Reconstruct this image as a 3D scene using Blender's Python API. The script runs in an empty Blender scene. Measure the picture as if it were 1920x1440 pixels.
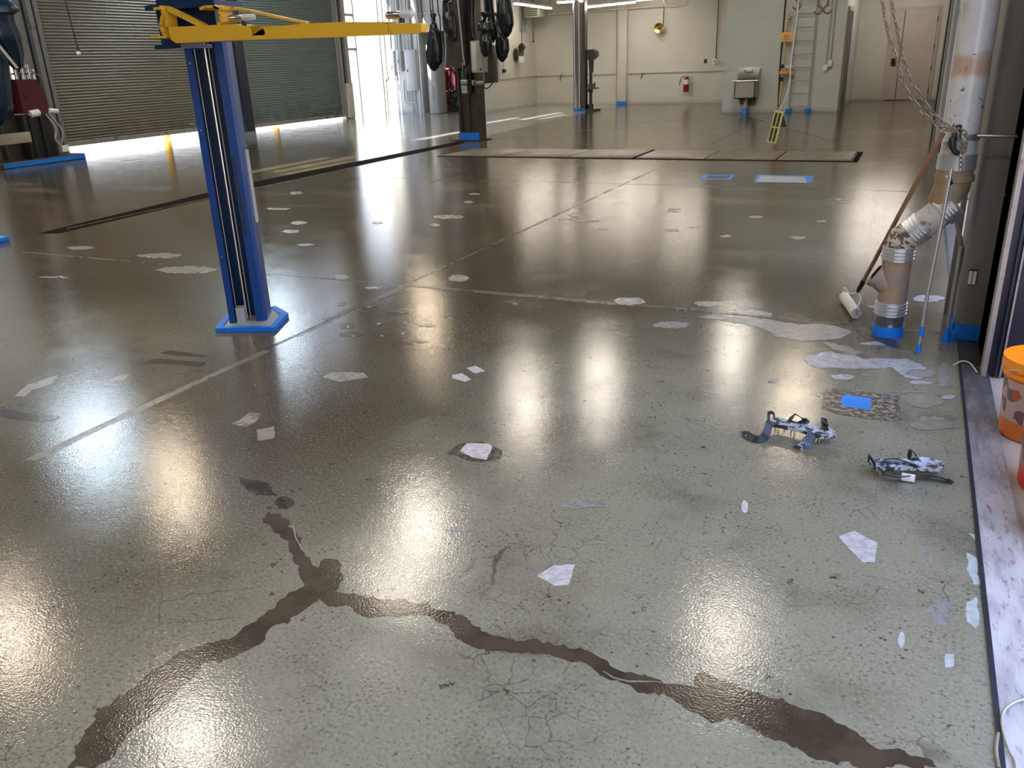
import bpy, bmesh, math, random
from mathutils import Vector, Matrix, noise
PI = math.pi
random.seed(7)
scene = bpy.context.scene
col = scene.collection

# ------------------------------------------------------------------ camera
CX, CY, FPX, HC = 960.0, 720.0, 1549.0, 1.45
AX = Vector((0.90679827, 0.12269491, -0.40331484))
AY = Vector((0.42002354, -0.34469029, 0.83950511))
AZ = Vector((-0.0360157, -0.93066351, -0.36409931))
def ray(px, py):
    v = Vector((px-CX, py-CY, FPX))
    return Vector((AX.dot(v), AY.dot(v), AZ.dot(v)))
def F(px, py, z=0.0):                       # measured photo point -> point on the floor plane
    d = ray(px, py); t = (z-HC)/d.z
    return Vector((d.x*t, d.y*t, z))
def PY(px, py, Y):
    d = ray(px, py); t = Y/d.y
    return Vector((d.x*t, Y, HC+d.z*t))
def PX(px, py, X):
    d = ray(px, py); t = X/d.x
    return Vector((X, d.y*t, HC+d.z*t))
cam = bpy.data.cameras.new('camera')
cam.sensor_width = 36; cam.lens = 36*FPX/1920; cam.clip_start = 0.05; cam.clip_end = 500
co = bpy.data.objects.new('camera', cam); col.objects.link(co)
right = Vector((AX.x, AY.x, AZ.x)); down = Vector((AX.y, AY.y, AZ.y)); fwd = Vector((AX.z, AY.z, AZ.z))
m = Matrix.Identity(4)
for i in range(3):
    m[i][0] = right[i]; m[i][1] = -down[i]; m[i][2] = -fwd[i]
m[2][3] = HC
co.matrix_world = m
scene.camera = co

# ------------------------------------------------------------------ materials
class NT:
    def __init__(s, name):
        s.m = bpy.data.materials.new(name); s.m.use_nodes = True
        s.t = s.m.node_tree; s.b = s.t.nodes['Principled BSDF']; s.out = s.t.nodes['Material Output']
        s.geo = None
    def n(s, typ, **kw):
        nd = s.t.nodes.new(typ)
        for k, v in kw.items():
            if k.startswith('i_'):
                nd.inputs[int(k[2:]) if k[2:].isdigit() else k[2:]].default_value = v
            else: setattr(nd, k, v)
        return nd
    def l(s, a, b): s.t.links.new(a, b)
    def pos(s):
        if not s.geo: s.geo = s.n('ShaderNodeNewGeometry')
        return s.geo.outputs['Position']
    def objc(s):
        return s.n('ShaderNodeTexCoord').outputs['Object']
    def noise(s, vec, scale, detail=3, rough=.55, dist=0.0):
        nd = s.n('ShaderNodeTexNoise'); nd.inputs['Scale'].default_value = scale
        nd.inputs['Detail'].default_value = detail; nd.inputs['Roughness'].default_value = rough
        nd.inputs['Distortion'].default_value = dist
        s.l(vec, nd.inputs['Vector']); return nd.outputs['Fac']
    def ramp(s, v, a, b, lo=0.0, hi=1.0, smooth=True):
        nd = s.n('ShaderNodeMapRange'); nd.interpolation_type = 'SMOOTHSTEP' if smooth else 'LINEAR'
        nd.inputs[1].default_value = a; nd.inputs[2].default_value = b
        nd.inputs[3].default_value = lo; nd.inputs[4].default_value = hi
        s.l(v, nd.inputs[0]); return nd.outputs[0]
    def math(s, op, a, b=0.0, c=None):
        nd = s.n('ShaderNodeMath'); nd.operation = op
        for i, v in enumerate((a, b) if c is None else (a, b, c)):
            if isinstance(v, (int, float)): nd.inputs[i].default_value = v
            else: s.l(v, nd.inputs[i])
        return nd.outputs[0]
    def mix(s, f, a, b, typ='MIX'):
        nd = s.n('ShaderNodeMix'); nd.data_type = 'RGBA'; nd.blend_type = typ
        if isinstance(f, (int, float)): nd.inputs[0].default_value = f
        else: s.l(f, nd.inputs[0])
        for i, v in ((6, a), (7, b)):
            if isinstance(v, tuple): nd.inputs[i].default_value = (v+(1,))[:4]
            else: s.l(v, nd.inputs[i])
        return nd.outputs[2]
    def sep(s, vec):
        nd = s.n('ShaderNodeSeparateXYZ'); s.l(vec, nd.inputs[0]); return nd.outputs
    def comb(s, x, y, z):
        nd = s.n('ShaderNodeCombineXYZ')
        for i, v in enumerate((x, y, z)):
            if isinstance(v, (int, float)): nd.inputs[i].default_value = v
            else: s.l(v, nd.inputs[i])
        return nd.outputs[0]
    def bump(s, h, strength, dist, prev=None):
        nd = s.n('ShaderNodeBump'); nd.inputs['Strength'].default_value = strength
        nd.inputs['Distance'].default_value = dist; s.l(h, nd.inputs['Height'])
        if prev: s.l(prev, nd.inputs['Normal'])
        return nd.outputs[0]

MATS = {}
def mat(name, c, rough=.5, metal=0.0, var=.12, vs=6.0, bump=0.0, bs=60.0, spec=.5, coat=0.0, dirt=None, dirt_t=(.55, .7), ds=5.0, sss=0):
    """procedural paint / metal: noise variation, optional dirt colour in noise patches, optional bump"""
    if name in MATS: return MATS[name]
    N = NT(name); v = N.objc()
    n1 = N.noise(v, vs, 4)
    dark = tuple(x*(1-var) for x in c); light = tuple(min(1, x*(1+var)) for x in c)
    colr = N.mix(n1, dark, light)
    if dirt:
        n2 = N.noise(v, ds, 6, .65)
        colr = N.mix(N.ramp(n2, *dirt_t), colr, dirt)
        N.l(N.ramp(n2, dirt_t[0], dirt_t[1], rough, min(1, rough+.3)), N.b.inputs['Roughness'])
    else: N.b.inputs['Roughness'].default_value = rough
    N.l(colr, N.b.inputs['Base Color'])
    N.b.inputs['Metallic'].default_value = metal
    N.b.inputs['Specular IOR Level'].default_value = spec
    N.b.inputs['Coat Weight'].default_value = coat
    if bump: N.l(N.bump(N.noise(v, bs, 3), bump, .01), N.b.inputs['Normal'])
    MATS[name] = N.m; return N.m
def emis(name, c, s):
    if name in MATS: return MATS[name]
    N = NT(name); N.b.inputs['Base Color'].default_value = (.8, .8, .8, 1)
    N.b.inputs['Emission Color'].default_value = c+(1,); N.b.inputs['Emission Strength'].default_value = s
    MATS[name] = N.m; return N.m

def wall_mat(name, c, block=True, rough=.6):
    N = NT(name); p = N.pos(); x, y, z = N.sep(p)
    n = N.noise(p, .7, 4); n2 = N.noise(p, 9, 4)
    cc = N.mix(N.ramp(n, .3, .7), tuple(a*.93 for a in c), tuple(a*1.05 for a in c))
    cc = N.mix(N.ramp(n2, .62, .8, 0, .25), cc, tuple(a*.7 for a in c))
    h = None
    if block:
        u = N.math('ADD', x, y)
        br = N.n('ShaderNodeTexBrick'); br.offset = .5
        N.l(N.comb(u, z, 0.0), br.inputs['Vector'])
        br.inputs['Scale'].default_value = 1; br.inputs['Brick Width'].default_value = .406
        br.inputs['Row Height'].default_value = .203; br.inputs['Mortar Size'].default_value = .006
        br.inputs['Mortar Smooth'].default_value = .4
        br.inputs['Color1'].default_value = (1, 1, 1, 1); br.inputs['Color2'].default_value = (1, 1, 1, 1)
        br.inputs['Mortar'].default_value = (0, 0, 0, 1)
        part = N.ramp(N.noise(p, .5, 3), .45, .65, .25, 1)
        mk = N.math('MULTIPLY', N.math('SUBTRACT', 1.0, br.outputs['Color']), part)
        cc = N.mix(N.math('MULTIPLY', mk, .35), cc, tuple(a*.6 for a in c))
        h = N.bump(br.outputs['Color'], .35, .004)
    # darker ragged band near the floor
    d = N.ramp(N.math('ADD', z, N.math('MULTIPLY', N.noise(p, 5, 5), .16)), .1, .22, .5, 0)
    cc = N.mix(d, cc, tuple(a*.55 for a in c))
    N.l(cc, N.b.inputs['Base Color']); N.b.inputs['Roughness'].default_value = rough
    hb = N.bump(N.noise(p, 40, 3), .12, .003, h)
    N.l(hb, N.b.inputs['Normal'])
    MATS[name] = N.m; return N.m

def floor_base(N, p):
    x, y, z = N.sep(p)
    w = N.noise(p, .55, 5, .6)
    w2 = N.noise(p, 2.2, 6, .62)
    green = (.248, .236, .172); brown = (.050, .036, .019); dk = (.070, .055, .032)
    # damp brown slab zones, plus daylight falloff from the right painted into the colour
    zone = N.math('ADD', N.ramp(x, -2.4, -.6), N.ramp(y, 5.2, 3.2))
    zone = N.math('MULTIPLY', zone, .5)
    zone = N.ramp(N.math('ADD', zone, N.math('MULTIPLY', N.math('SUBTRACT', w, .5), 1.1)), .25, .95)
    c = N.mix(zone, dk, green)
    c = N.mix(N.ramp(w2, .45, .75, 0, .6), c, brown)
    c = N.mix(N.ramp(N.noise(p, 1.3, 5, .6), .5, .75, 0, .45), c, (.14, .112, .066))
    # far slab behind the grates: browner, with pale trowel smears across
    sm = N.noise(N.comb(N.math('MULTIPLY', x, .55), N.math('MULTIPLY', y, 1.6), 0.0), 1.3, 6, .62)
    far = N.ramp(y, 5.0, 9.0)
    c = N.mix(N.math('MULTIPLY', far, N.ramp(sm, .52, .66, 0, .65)), c, (.20, .17, .125))
    c = N.mix(N.math('MULTIPLY', far, N.ramp(sm, .46, .36, 0, .5)), c, (.06, .048, .033))
    # coated light grey floor on the far side of the drain channel
    lim = N.math('ADD', x, N.math('MULTIPLY', y, .06))
    g = N.math('MULTIPLY', N.ramp(lim, -7.15, -7.2), N.ramp(y, 13.6, 16))
    c = N.mix(g, c, N.mix(N.noise(p, 3, 5), (.30, .30, .28), (.42, .42, .39)))
    return c, far, g
def coat_normal(N, p, amt=1.0):
    a = N.noise(p, 150, 2, .5)
    b = N.noise(p, 26, 3, .5)
    n1 = N.bump(b, .08*amt, .004)
    return N.bump(a, .55*amt, .00082, n1)
def finish_floor(N, p, c, rough=.11):
    N.l(c, N.b.inputs['Base Color'])
    r = N.ramp(N.noise(p, 3.5, 5), .3, .75, rough-.06, rough+.04)
    N.l(r, N.b.inputs['Roughness'])
    N.b.inputs['IOR'].default_value = 1.45
    N.l(coat_normal(N, p), N.b.inputs['Normal'])
def make_floor_mat():
    N = NT('sealed_concrete'); p = N.pos(); x, y, z = N.sep(p)
    c, far, g = floor_base(N, p)
    near = N.math('SUBTRACT', 1.0, N.ramp(y, 3.5, 8.0))
    # aggregate speckle
    sp = N.noise(p, 95, 5, .7)
    c = N.mix(N.math('MULTIPLY', N.ramp(sp, .53, .63, 0, .7), N.ramp(N.noise(p, 5, 5, .65), .38, .62, .35, 1)), c, (.050, .042, .028))
    c = N.mix(N.math('MULTIPLY', N.ramp(sp, .46, .34, 0, .6), near), c, (.33, .32, .26))
    sp3 = N.noise(p, 14, 6, .75)
    pit = N.ramp(sp3, .61, .68, 0, .9)
    c = N.mix(N.math('MULTIPLY', pit, near), c, (.035, .028, .018))
    # small pits
    vo = N.n('ShaderNodeTexVoronoi'); vo.inputs['Scale'].default_value = 34; N.l(p, vo.inputs['Vector'])
    pm = N.math('MULTIPLY', N.ramp(vo.outputs['Distance'], .2, .12), N.ramp(N.noise(p, 4, 4), .5, .62))
    c = N.mix(N.math('MULTIPLY', pm, .8), c, (.03, .026, .018))
    # craze cracking
    dn = N.n('ShaderNodeTexNoise'); dn.inputs['Scale'].default_value = 9; dn.inputs['Detail'].default_value = 4; N.l(p, dn.inputs['Vector'])
    va = N.n('ShaderNodeVectorMath'); va.operation = 'MULTIPLY_ADD'
    N.l(dn.outputs['Color'], va.inputs[0]); va.inputs[1].default_value = (.09, .09, 0); N.l(p, va.inputs[2])
    for sc, th, lo, hi, st in ((13, .03, .53, .63, .5), (3.3, .006, .54, .62, .55)):
        vc = N.n('ShaderNodeTexVoronoi'); vc.feature = 'DISTANCE_TO_EDGE'; vc.inputs['Scale'].default_value = sc
        N.l(va.outputs[0], vc.inputs['Vector'])
        k = N.math('MULTIPLY', N.ramp(vc.outputs['Distance'], th, th*.25), N.ramp(N.noise(p, 1.1+sc*.05, 4), lo, hi, 0, st))
        c = N.mix(k, c, (.030, .025, .017))
    # pale paint crumbs
    v2 = N.n('ShaderNodeTexVoronoi'); v2.inputs['Scale'].default_value = 7; N.l(va.outputs[0], v2.inputs['Vector'])
    cr = N.math('MULTIPLY', N.ramp(v2.outputs['Distance'], .045, .03), N.ramp(N.noise(p, 2.0, 4), .55, .6))
    c = N.mix(cr, c, (.5, .48, .42))
    finish_floor(N, p, c)
    return N.m
def decal_mat(name, c1, c2, scale=18, rough=.22, thr=(.4, .6), spd=None):
    N = NT(name); p = N.pos()
    c = N.mix(N.ramp(N.noise(p, scale, 6, .65), *thr), c1, c2)
    if spd: c = N.mix(N.ramp(N.noise(p, 90, 4, .7), .52, .66, 0, .7), c, spd)
    finish_floor(N, p, c, rough)
    MATS[name] = N.m; return N.m

M = {}
M['floor'] = make_floor_mat()
M['wet'] = decal_mat('dark_crack_filler', (.048, .036, .023), (.072, .055, .036), 9, .16)
M['wetdk'] = decal_mat('damp_pit', (.030, .024, .016), (.06, .048, .032), 25, .2)
M['white'] = decal_mat('pale_patching_paste', (.36, .35, .36), (.52, .51, .52), 35, .35, spd=(.25, .25, .26))
M['tan'] = decal_mat('tan_patching_paste', (.20, .178, .142), (.26, .235, .19), 14, .3)
M['bluish'] = decal_mat('pale_blue_patch', (.33, .38, .37), (.42, .47, .47), 30, .35)
M['lilac'] = decal_mat('lilac_grey_film', (.26, .26, .29), (.38, .38, .42), 22, .3, (.35, .6), (.12, .11, .10))
M['smear'] = decal_mat('thin_grey_smear', (.19, .185, .165), (.27, .265, .25), 26, .25, (.35, .65), (.10, .09, .07))
M['joint'] = decal_mat('joint_groove', (.035, .03, .02), (.055, .045, .03), 12, .3)
M['jointl'] = decal_mat('joint_filler_grey', (.13, .115, .09), (.17, .15, .12), 20, .3)
M['rusty'] = decal_mat('rusty_plate', (.045, .035, .022), (.26, .24, .20), 42, .35, (.45, .6))
M['tapef'] = decal_mat('blue_masking_tape_flat', (.0, .18, .62), (.0, .22, .72), 5, .5)
M['slot'] = mat('dark_slot', (.010, .008, .006), .9, spec=.03)
M['wallw'] = wall_mat('painted_block_wall', (.55, .54, .48))
M['walls'] = wall_mat('painted_block_sage', (.54, .57, .54))
M['wallp'] = wall_mat('painted_panel_wall', (.52, .53, .52))
M['wallo'] = wall_mat('exterior_block', (.35, .33, .30))
M['ceil'] = mat('ceiling_deck', (.22, .20, .17), .8)
M['wood'] = mat('dark_joists', (.16, .085, .045), .7, dirt=(.3, .2, .12))
M['blue'] = mat('blue_enamel', (.0, .038, .19), .3, 0, .08, 4, coat=.1, dirt=(.01, .03, .10), dirt_t=(.62, .8))
M['bluedk'] = mat('dark_blue_enamel', (.0, .020, .075), .3, 0, .1)
M['yellow'] = mat('yellow_enamel', (.56, .33, .022), .38, 0, .06, 5, dirt=(.40, .24, .03), dirt_t=(.62, .8))
M['chrome'] = mat('polished_steel', (.62, .61, .58), .2, 1); M['polish'] = mat('rubbed_column_steel', (.30, .28, .25), .24, 1, .2, 6)
M['steel'] = mat('brushed_steel', (.42, .41, .38), .38, 1, .15, 12)
M['dksteel'] = mat('dark_greasy_steel', (.10, .09, .075), .32, .8, .3, 9, dirt=(.16, .12, .08))
M['galv'] = mat('galvanised_steel', (.48, .49, .48), .42, .8, .1, 14)
M['grey'] = mat('grey_paint', (.30, .31, .30), .45)
M['lgrey'] = mat('light_grey_paint', (.46, .47, .47), .45, dirt=(.3, .3, .29), dirt_t=(.6, .8))
M['cgrey'] = mat('green_grey_cabinet', (.30, .33, .27), .4, dirt=(.2, .2, .16), dirt_t=(.6, .8))
M['black'] = mat('black_rubber', (.012, .012, .013), .5, bump=.3)
M['blackg'] = mat('black_plastic_film', (.006, .008, .012), .22, bump=.25, bs=14)
M['navy'] = mat('navy_plastic_film', (.002, .012, .028), .25, bump=.25, bs=10)
M['tape'] = mat('blue_masking_tape', (.0, .17, .66), .55, 0, .15, 20, bump=.3)
M['red'] = mat('red_enamel', (.20, .004, .008), .35, dirt=(.12, .01, .01))
M['maroon'] = mat('maroon_enamel', (.085, .012, .022), .4, dirt=(.04, .01, .015))
M['whitep'] = mat('white_plastic', (.75, .75, .72), .4)
M['cream'] = mat('cream_pipe_paint', (.62, .55, .42), .5)
M['brass'] = mat('brass', (.50, .36, .12), .3, 1)
M['woodh'] = mat('oiled_wood_handle', (.24, .13, .07), .5, 0, .3, 22)
M['nap'] = mat('roller_nap', (.72, .66, .52), .9, bump=.8, bs=220)
M['frame'] = mat('aluminium_frame', (.42, .38, .33), .4, .6)
M['doorp'] = mat('taupe_door_paint', (.46, .41, .37), .5)
M['hardw'] = mat('dark_hardware', (.05, .045, .04), .4, .8)
M['navyst'] = mat('dark_navy_steel', (.014, .018, .032), .35, .1, .3, 8, dirt=(.05, .045, .04))
M['edge'] = mat('worn_steel_edge', (.34, .31, .28), .5, .5, .25, 20, dirt=(.14, .11, .08))

def column_mat():
    N = NT('primer_painted_column'); v = N.objc(); x, y, z = N.sep(v)
    n = N.noise(v, 6, 5); n2 = N.noise(v, 45, 5, .7)
    c = N.mix(n, (.17, .16, .15), (.24, .225, .21))
    c = N.mix(N.ramp(n2, .60, .72, 0, .7), c, (.03, .028, .026))
    N.l(c, N.b.inputs['Base Color']); N.b.inputs['Roughness'].default_value = .34
    N.b.inputs['Metallic'].default_value = .1
    N.l(N.bump(n2, .15, .003), N.b.inputs['Normal'])
    return N.m
M['column'] = column_mat()
def pipe_mat():
    N = NT('flaking_white_pipe_paint'); v = N.pos(); x, y, z = N.sep(v)
    c = N.mix(N.noise(v, 9, 4), (.46, .44, .40), (.62, .61, .58))
    chip = N.noise(v, 22, 5, .65)
    c = N.mix(N.ramp(chip, .63, .65), c, (.06, .045, .035))
    c = N.mix(N.ramp(N.noise(v, 7, 5, .6), .52, .7, 0, .55), c, (.30, .25, .19))
    c = N.mix(N.ramp(N.noise(v, 60, 5, .7), .66, .72, 0, .8), c, (.16, .11, .07))
    rz = N.math('ADD', z, N.math('MULTIPLY', N.noise(v, 12, 4), .08))
    band = N.math('MULTIPLY', N.ramp(rz, 1.33, 1.36), N.ramp(rz, 1.46, 1.41))
    c = N.mix(N.math('MULTIPLY', band, .75), c, (.42, .24, .13))
    N.l(c, N.b.inputs['Base Color']); N.b.inputs['Roughness'].default_value = .3
    N.l(N.bump(N.noise(v, 25, 4), .2, .004), N.b.inputs['Normal'])
    return N.m
M['pipe'] = pipe_mat()
M['iron'] = mat('stained_cast_iron', (.34, .22, .12), .5, .1, .3, 9, dirt=(.24, .22, .19), dirt_t=(.42, .6), ds=11, bump=.3, bs=40)
M['ironw'] = mat('whitewashed_cast_iron', (.46, .43, .38), .5, 0, .2, 9, dirt=(.20, .15, .10), dirt_t=(.52, .66), ds=16, bump=.3, bs=40)
M['ironbk'] = mat('blackened_cast_iron', (.10, .10, .10), .35, .3, .3, 9, dirt=(.4, .4, .38), dirt_t=(.56, .62), ds=24)
M['speck'] = mat('mottled_cast_iron', (.07, .055, .035), .5, 0, .3, 9, dirt=(.50, .44, .30), dirt_t=(.48, .54), ds=34)
M['clamp'] = mat('stainless_band', (.60, .60, .60), .34, .7, .1, 20)
def strip_mat():
    N = NT('paint_smeared_threshold'); p = N.pos(); x, y, z = N.sep(p)
    v = N.comb(N.math('MULTIPLY', x, 4), y, z)
    a = N.noise(v, 5, 6, .6)
    wear = N.ramp(N.math('ADD', y, N.math('MULTIPLY', N.noise(v, 7, 5, .7), 1.4)), 2.9, 5.0)
    c = N.mix(N.ramp(a, .4, .65), (.52, .51, .53), (.36, .34, .37))
    c = N.mix(wear, c, (.055, .055, .06))
    c = N.mix(N.math('MULTIPLY', N.ramp(N.noise(v, 16, 5, .7), .55, .66, 0, .7), 1.0), c, (.16, .14, .15))
    r = N.math('MULTIPLY', N.ramp(N.noise(v, 9, 3), .62, .7, 0, .7), N.ramp(y, 2.2, 2.7))
    c = N.mix(r, c, (.22, .04, .05))
    N.l(c, N.b.inputs['Base Color']); N.b.inputs['Roughness'].default_value = .42
    N.l(N.bump(a, .3, .004), N.b.inputs['Normal']); return N.m
M['strip'] = strip_mat()
def apron_mat():
    N = NT('outdoor_concrete'); p = N.pos()
    c = N.mix(N.noise(p, 2.5, 5), (.34, .28, .25), (.46, .41, .38))
    c = N.mix(N.ramp(N.noise(p, 7, 5, .7), .6, .72, 0, .8), c, (.13, .09, .075))
    N.l(c, N.b.inputs['Base Color']); N.b.inputs['Roughness'].default_value = .8
    N.l(N.bump(N.noise(p, 90, 3), .3, .003), N.b.inputs['Normal']); return N.m
M['apron'] = apron_mat()
M['yard'] = mat('sunlit_yard_paving', (.62, .60, .56), .9)
def glass_mat():
    N = NT('window_glass'); N.t.nodes.remove(N.b)
    tr = N.n('ShaderNodeBsdfTransparent'); tr.inputs[0].default_value = (.93, .95, .95, 1)
    gl = N.n('ShaderNodeBsdfGlossy'); gl.inputs['Roughness'].default_value = .03
    fr = N.n('ShaderNodeLayerWeight'); fr.inputs[0].default_value = .5
    mx = N.n('ShaderNodeMixShader'); N.l(N.math('ADD', N.math('MULTIPLY', N.math('POWER', fr.outputs[1], 5.0), .6), .04), mx.inputs[0]); N.l(tr.outputs[0], mx.inputs[1]); N.l(gl.outputs[0], mx.inputs[2])
    N.l(mx.outputs[0], N.out.inputs[0]); return N.m
M['glass'] = glass_mat()
def bucket_mat(name, base, lab):
    N = NT(name); v = N.objc(); x, y, z = N.sep(v)
    ang = N.math('ARCTAN2', y, x)
    vec = N.comb(N.math('MULTIPLY', ang, 9.0), N.math('MULTIPLY', z, 60.0), 0.0)
    vo = N.n('ShaderNodeTexVoronoi'); vo.distance = 'CHEBYCHEV'; vo.inputs['Scale'].default_value = .33; N.l(vec, vo.inputs['Vector'])
    s = N.sep(vo.outputs['Color'])
    lc = N.mix(N.ramp(s[0], .3, .35), lab[0], lab[1]); lc = N.mix(N.ramp(s[1], .7, .74), lc, lab[2])
    band = N.math('MULTIPLY', N.ramp(z, .075, .08, smooth=False), N.ramp(z, .245, .24, smooth=False))
    c = N.mix(band, base, lc)
    N.l(c, N.b.inputs['Base Color']); N.b.inputs['Roughness'].default_value = .35
    N.b.inputs['Subsurface Weight'].default_value = 0.0
    return N.m

# ------------------------------------------------------------------ mesh building
class MB:
    def __init__(s): s.bm = bmesh.new(); s.mi = 0
    def _tag(s, faces):
        for f in faces: f.material_index = s.mi
    def box(s, a, b, rot=None, piv=None, bev=0.0):
        x0, y0, z0 = (min(a[i], b[i]) for i in range(3)); x1, y1, z1 = (max(a[i], b[i]) for i in range(3))
        vs = [s.bm.verts.new(p) for p in ((x0,y0,z0),(x1,y0,z0),(x1,y1,z0),(x0,y1,z0),(x0,y0,z1),(x1,y0,z1),(x1,y1,z1),(x0,y1,z1))]
        fs = [s.bm.faces.new([vs[i] for i in q]) for q in ((0,3,2,1),(4,5,6,7),(0,1,5,4),(1,2,6,5),(2,3,7,6),(3,0,4,7))]
        s._tag(fs)
        if bev:
            es = list({e for f in fs for e in f.edges})
            r = bmesh.ops.bevel(s.bm, geom=es, offset=bev, segments=2, affect='EDGES', profile=.5)
            s._tag(r['faces']); vs = list({v for f in r['faces'] for v in f.verts} | {v for v in vs if v.is_valid})
        if rot is not None:
            bmesh.ops.rotate(s.bm, cent=piv or Vector((0,0,0)), matrix=rot, verts=[v for v in vs if v.is_valid])
        return s
    def obox(s, c, dx, dy, dz, sx, sy, sz):
        """oriented box: centre, three unit axes, three full sizes"""
        c = Vector(c); vs = []
        for k in (-.5, .5):
            for (i, j) in ((-.5,-.5),(.5,-.5),(.5,.5),(-.5,.5)):
                vs.append(s.bm.verts.new(c+Vector(dx)*sx*i+Vector(dy)*sy*j+Vector(dz)*sz*k))
        s._tag([s.bm.faces.new([vs[i] for i in q]) for q in ((0,3,2,1),(4,5,6,7),(0,1,5,4),(1,2,6,5),(2,3,7,6),(3,0,4,7))])
        return s
    def tube(s, pts, r, seg=10, closed=False, caps=True, flat=None):
        pts = [Vector(p) for p in pts]; n = len(pts)
        rs = list(r) if isinstance(r, (list, tuple)) else [r]*n
        if len(rs) != n: rs = [rs[min(len(rs)-1, int(i*len(rs)/n))] for i in range(n)]
        up = Vector((0, 0, 1)); rings = []; prev = None
        for i, p in enumerate(pts):
            a = pts[i-1] if (i > 0 or closed) else pts[i]; b = pts[(i+1) % n] if (i < n-1 or closed) else pts[i]
            t = (b-a).normalized() if (b-a).length > 1e-9 else up
            if prev is None:
                ref = up if abs(t.dot(up)) < .95 else Vector((1, 0, 0)); u = t.cross(ref).normalized()
            else: u = (prev-t*prev.dot(t)).normalized()
            prev = u; w = t.cross(u)
            rings.append([s.bm.verts.new(p+(u*math.cos(2*PI*k/seg)+w*math.sin(2*PI*k/seg)*(flat or 1))*rs[i]) for k in range(seg)])
        fs = []
        for i in range(n if closed else n-1):
            A, B = rings[i], rings[(i+1) % n]
            for k in range(seg): fs.append(s.bm.faces.new((A[k], A[(k+1) % seg], B[(k+1) % seg], B[k])))
        if caps and not closed:
            fs.append(s.bm.faces.new(rings[0][::-1])); fs.append(s.bm.faces.new(rings[-1]))
        s._tag(fs); return s
    def cyl(s, a, b, r, r2=None, seg=20): return s.tube([a, b], [r, r if r2 is None else r2], seg)
    def lathe(s, c, prof, seg=28, fn=None, axis=None):
        """profile of (r, z) round the vertical through c; fn(angle, z) scales the radius"""
        c = Vector(c); rings = []
        R = axis or Matrix.Identity(3)
        for r, z in prof:
            if r < 1e-6: rings.append([s.bm.verts.new(c+R@Vector((0, 0, z)))])
            else: rings.append([s.bm.verts.new(c+R@Vector((r*(fn(2*PI*k/seg, z) if fn else 1)*math.cos(2*PI*k/seg), r*(fn(2*PI*k/seg, z) if fn else 1)*math.sin(2*PI*k/seg), z))) for k in range(seg)])
        fs = []
        for A, B in zip(rings, rings[1:]):
            if len(A) == 1 and len(B) == 1: continue
            for k in range(seg):
                if len(A) == 1: q = (A[0], B[(k+1) % seg], B[k])
                elif len(B) == 1: q = (A[k], A[(k+1) % seg], B[0])
                else: q = (A[k], A[(k+1) % seg], B[(k+1) % seg], B[k])
                fs.append(s.bm.faces.new(q))
        s._tag(fs); return s
    def prism(s, poly, off):
        """polygon (3-D points) extruded by the vector off"""
        off = Vector(off); A = [s.bm.verts.new(Vector(p)) for p in poly]; B = [s.bm.verts.new(Vector(p)+off) for p in poly]
        n = len(A); fs = [s.bm.faces.new(A[::-1]), s.bm.faces.new(B)]
        for k in range(n): fs.append(s.bm.faces.new((A[k], A[(k+1) % n], B[(k+1) % n], B[k])))
        s._tag(fs); bmesh.ops.triangulate(s.bm, faces=fs[:2]); return s
    def sphere(s, c, r, sx=1, sy=1, sz=1, seg=16):
        prof = [(r*math.sin(PI*i/10), -r*sz*math.cos(PI*i/10)) for i in range(11)]
        return s.lathe(c, prof, seg, (lambda a, z: math.hypot(sx*math.cos(a), sy*math.sin(a))) if (sx, sy) != (1, 1) else None)
    def face(s, pts):
        f = s.bm.faces.new([s.bm.verts.new(Vector(p)) for p in pts]); f.material_index = s.mi; return s
    def build(s, name, mats, parent=None, origin=None, smooth=True, recalc=True, ang=40):
        if recalc: bmesh.ops.recalc_face_normals(s.bm, faces=s.bm.faces)
        if origin is None:
            if parent is not None: origin = Vector(parent.get('_o', (0, 0, 0)))
            else: origin = Vector((0, 0, 0))
        origin = Vector(origin)
        bmesh.ops.translate(s.bm, vec=-origin, verts=s.bm.verts)
        me = bpy.data.meshes.new(name); s.bm.to_mesh(me); s.bm.free()
        for mm in (mats if isinstance(mats, (list, tuple)) else [mats]): me.materials.append(mm)
        if smooth:
            me.shade_smooth(); me.set_sharp_from_angle(angle=math.radians(ang))
        o = bpy.data.objects.new(name, me); col.objects.link(o)
        if parent is not None: o.parent = parent; ORG[o.name] = ORG.get(parent.name, origin)
        else: o.location = origin; ORG[o.name] = origin
        return o
ORG = {}
def part(mb, name, mats, parent, label=None, smooth=True, ang=40):
    o = mb.build(name, mats, parent, origin=ORG[parent.name], smooth=smooth, ang=ang)
    if label: o['label'] = label
    return o
def thing(name, label, cat, loc, group=None):
    o = bpy.data.objects.new(name, None); o.empty_display_size = .1; col.objects.link(o); o.location = Vector(loc)
    ORG[o.name] = Vector(loc); o['label'] = label; o['category'] = cat
    if group: o['group'] = group
    return o
def single(mb, name, mats, label, cat, loc, group=None, ang=40):
    o = mb.build(name, mats, None, origin=loc, ang=ang); o['label'] = label; o['category'] = cat
    if group: o['group'] = group
    return o
def struct(mb, name, mats, parent=None, smooth=False, label=None):
    o = mb.build(name, mats, parent, origin=(ORG[parent.name] if parent else (0, 0, 0)), smooth=smooth)
    if parent is None: o['kind'] = 'structure'
    if label: o['label'] = label
    return o
def copy_tree(o, off, label=None, group=None, parent=None):
    c = o.copy(); col.objects.link(c)
    if parent is None:
        c.location = o.location+Vector(off)
        if label: c['label'] = label
        if group: c['group'] = group
    else: c.parent = parent
    for ch in [k for k in bpy.data.objects if k.parent == o]: copy_tree(ch, off, parent=c)
    return c
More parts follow.
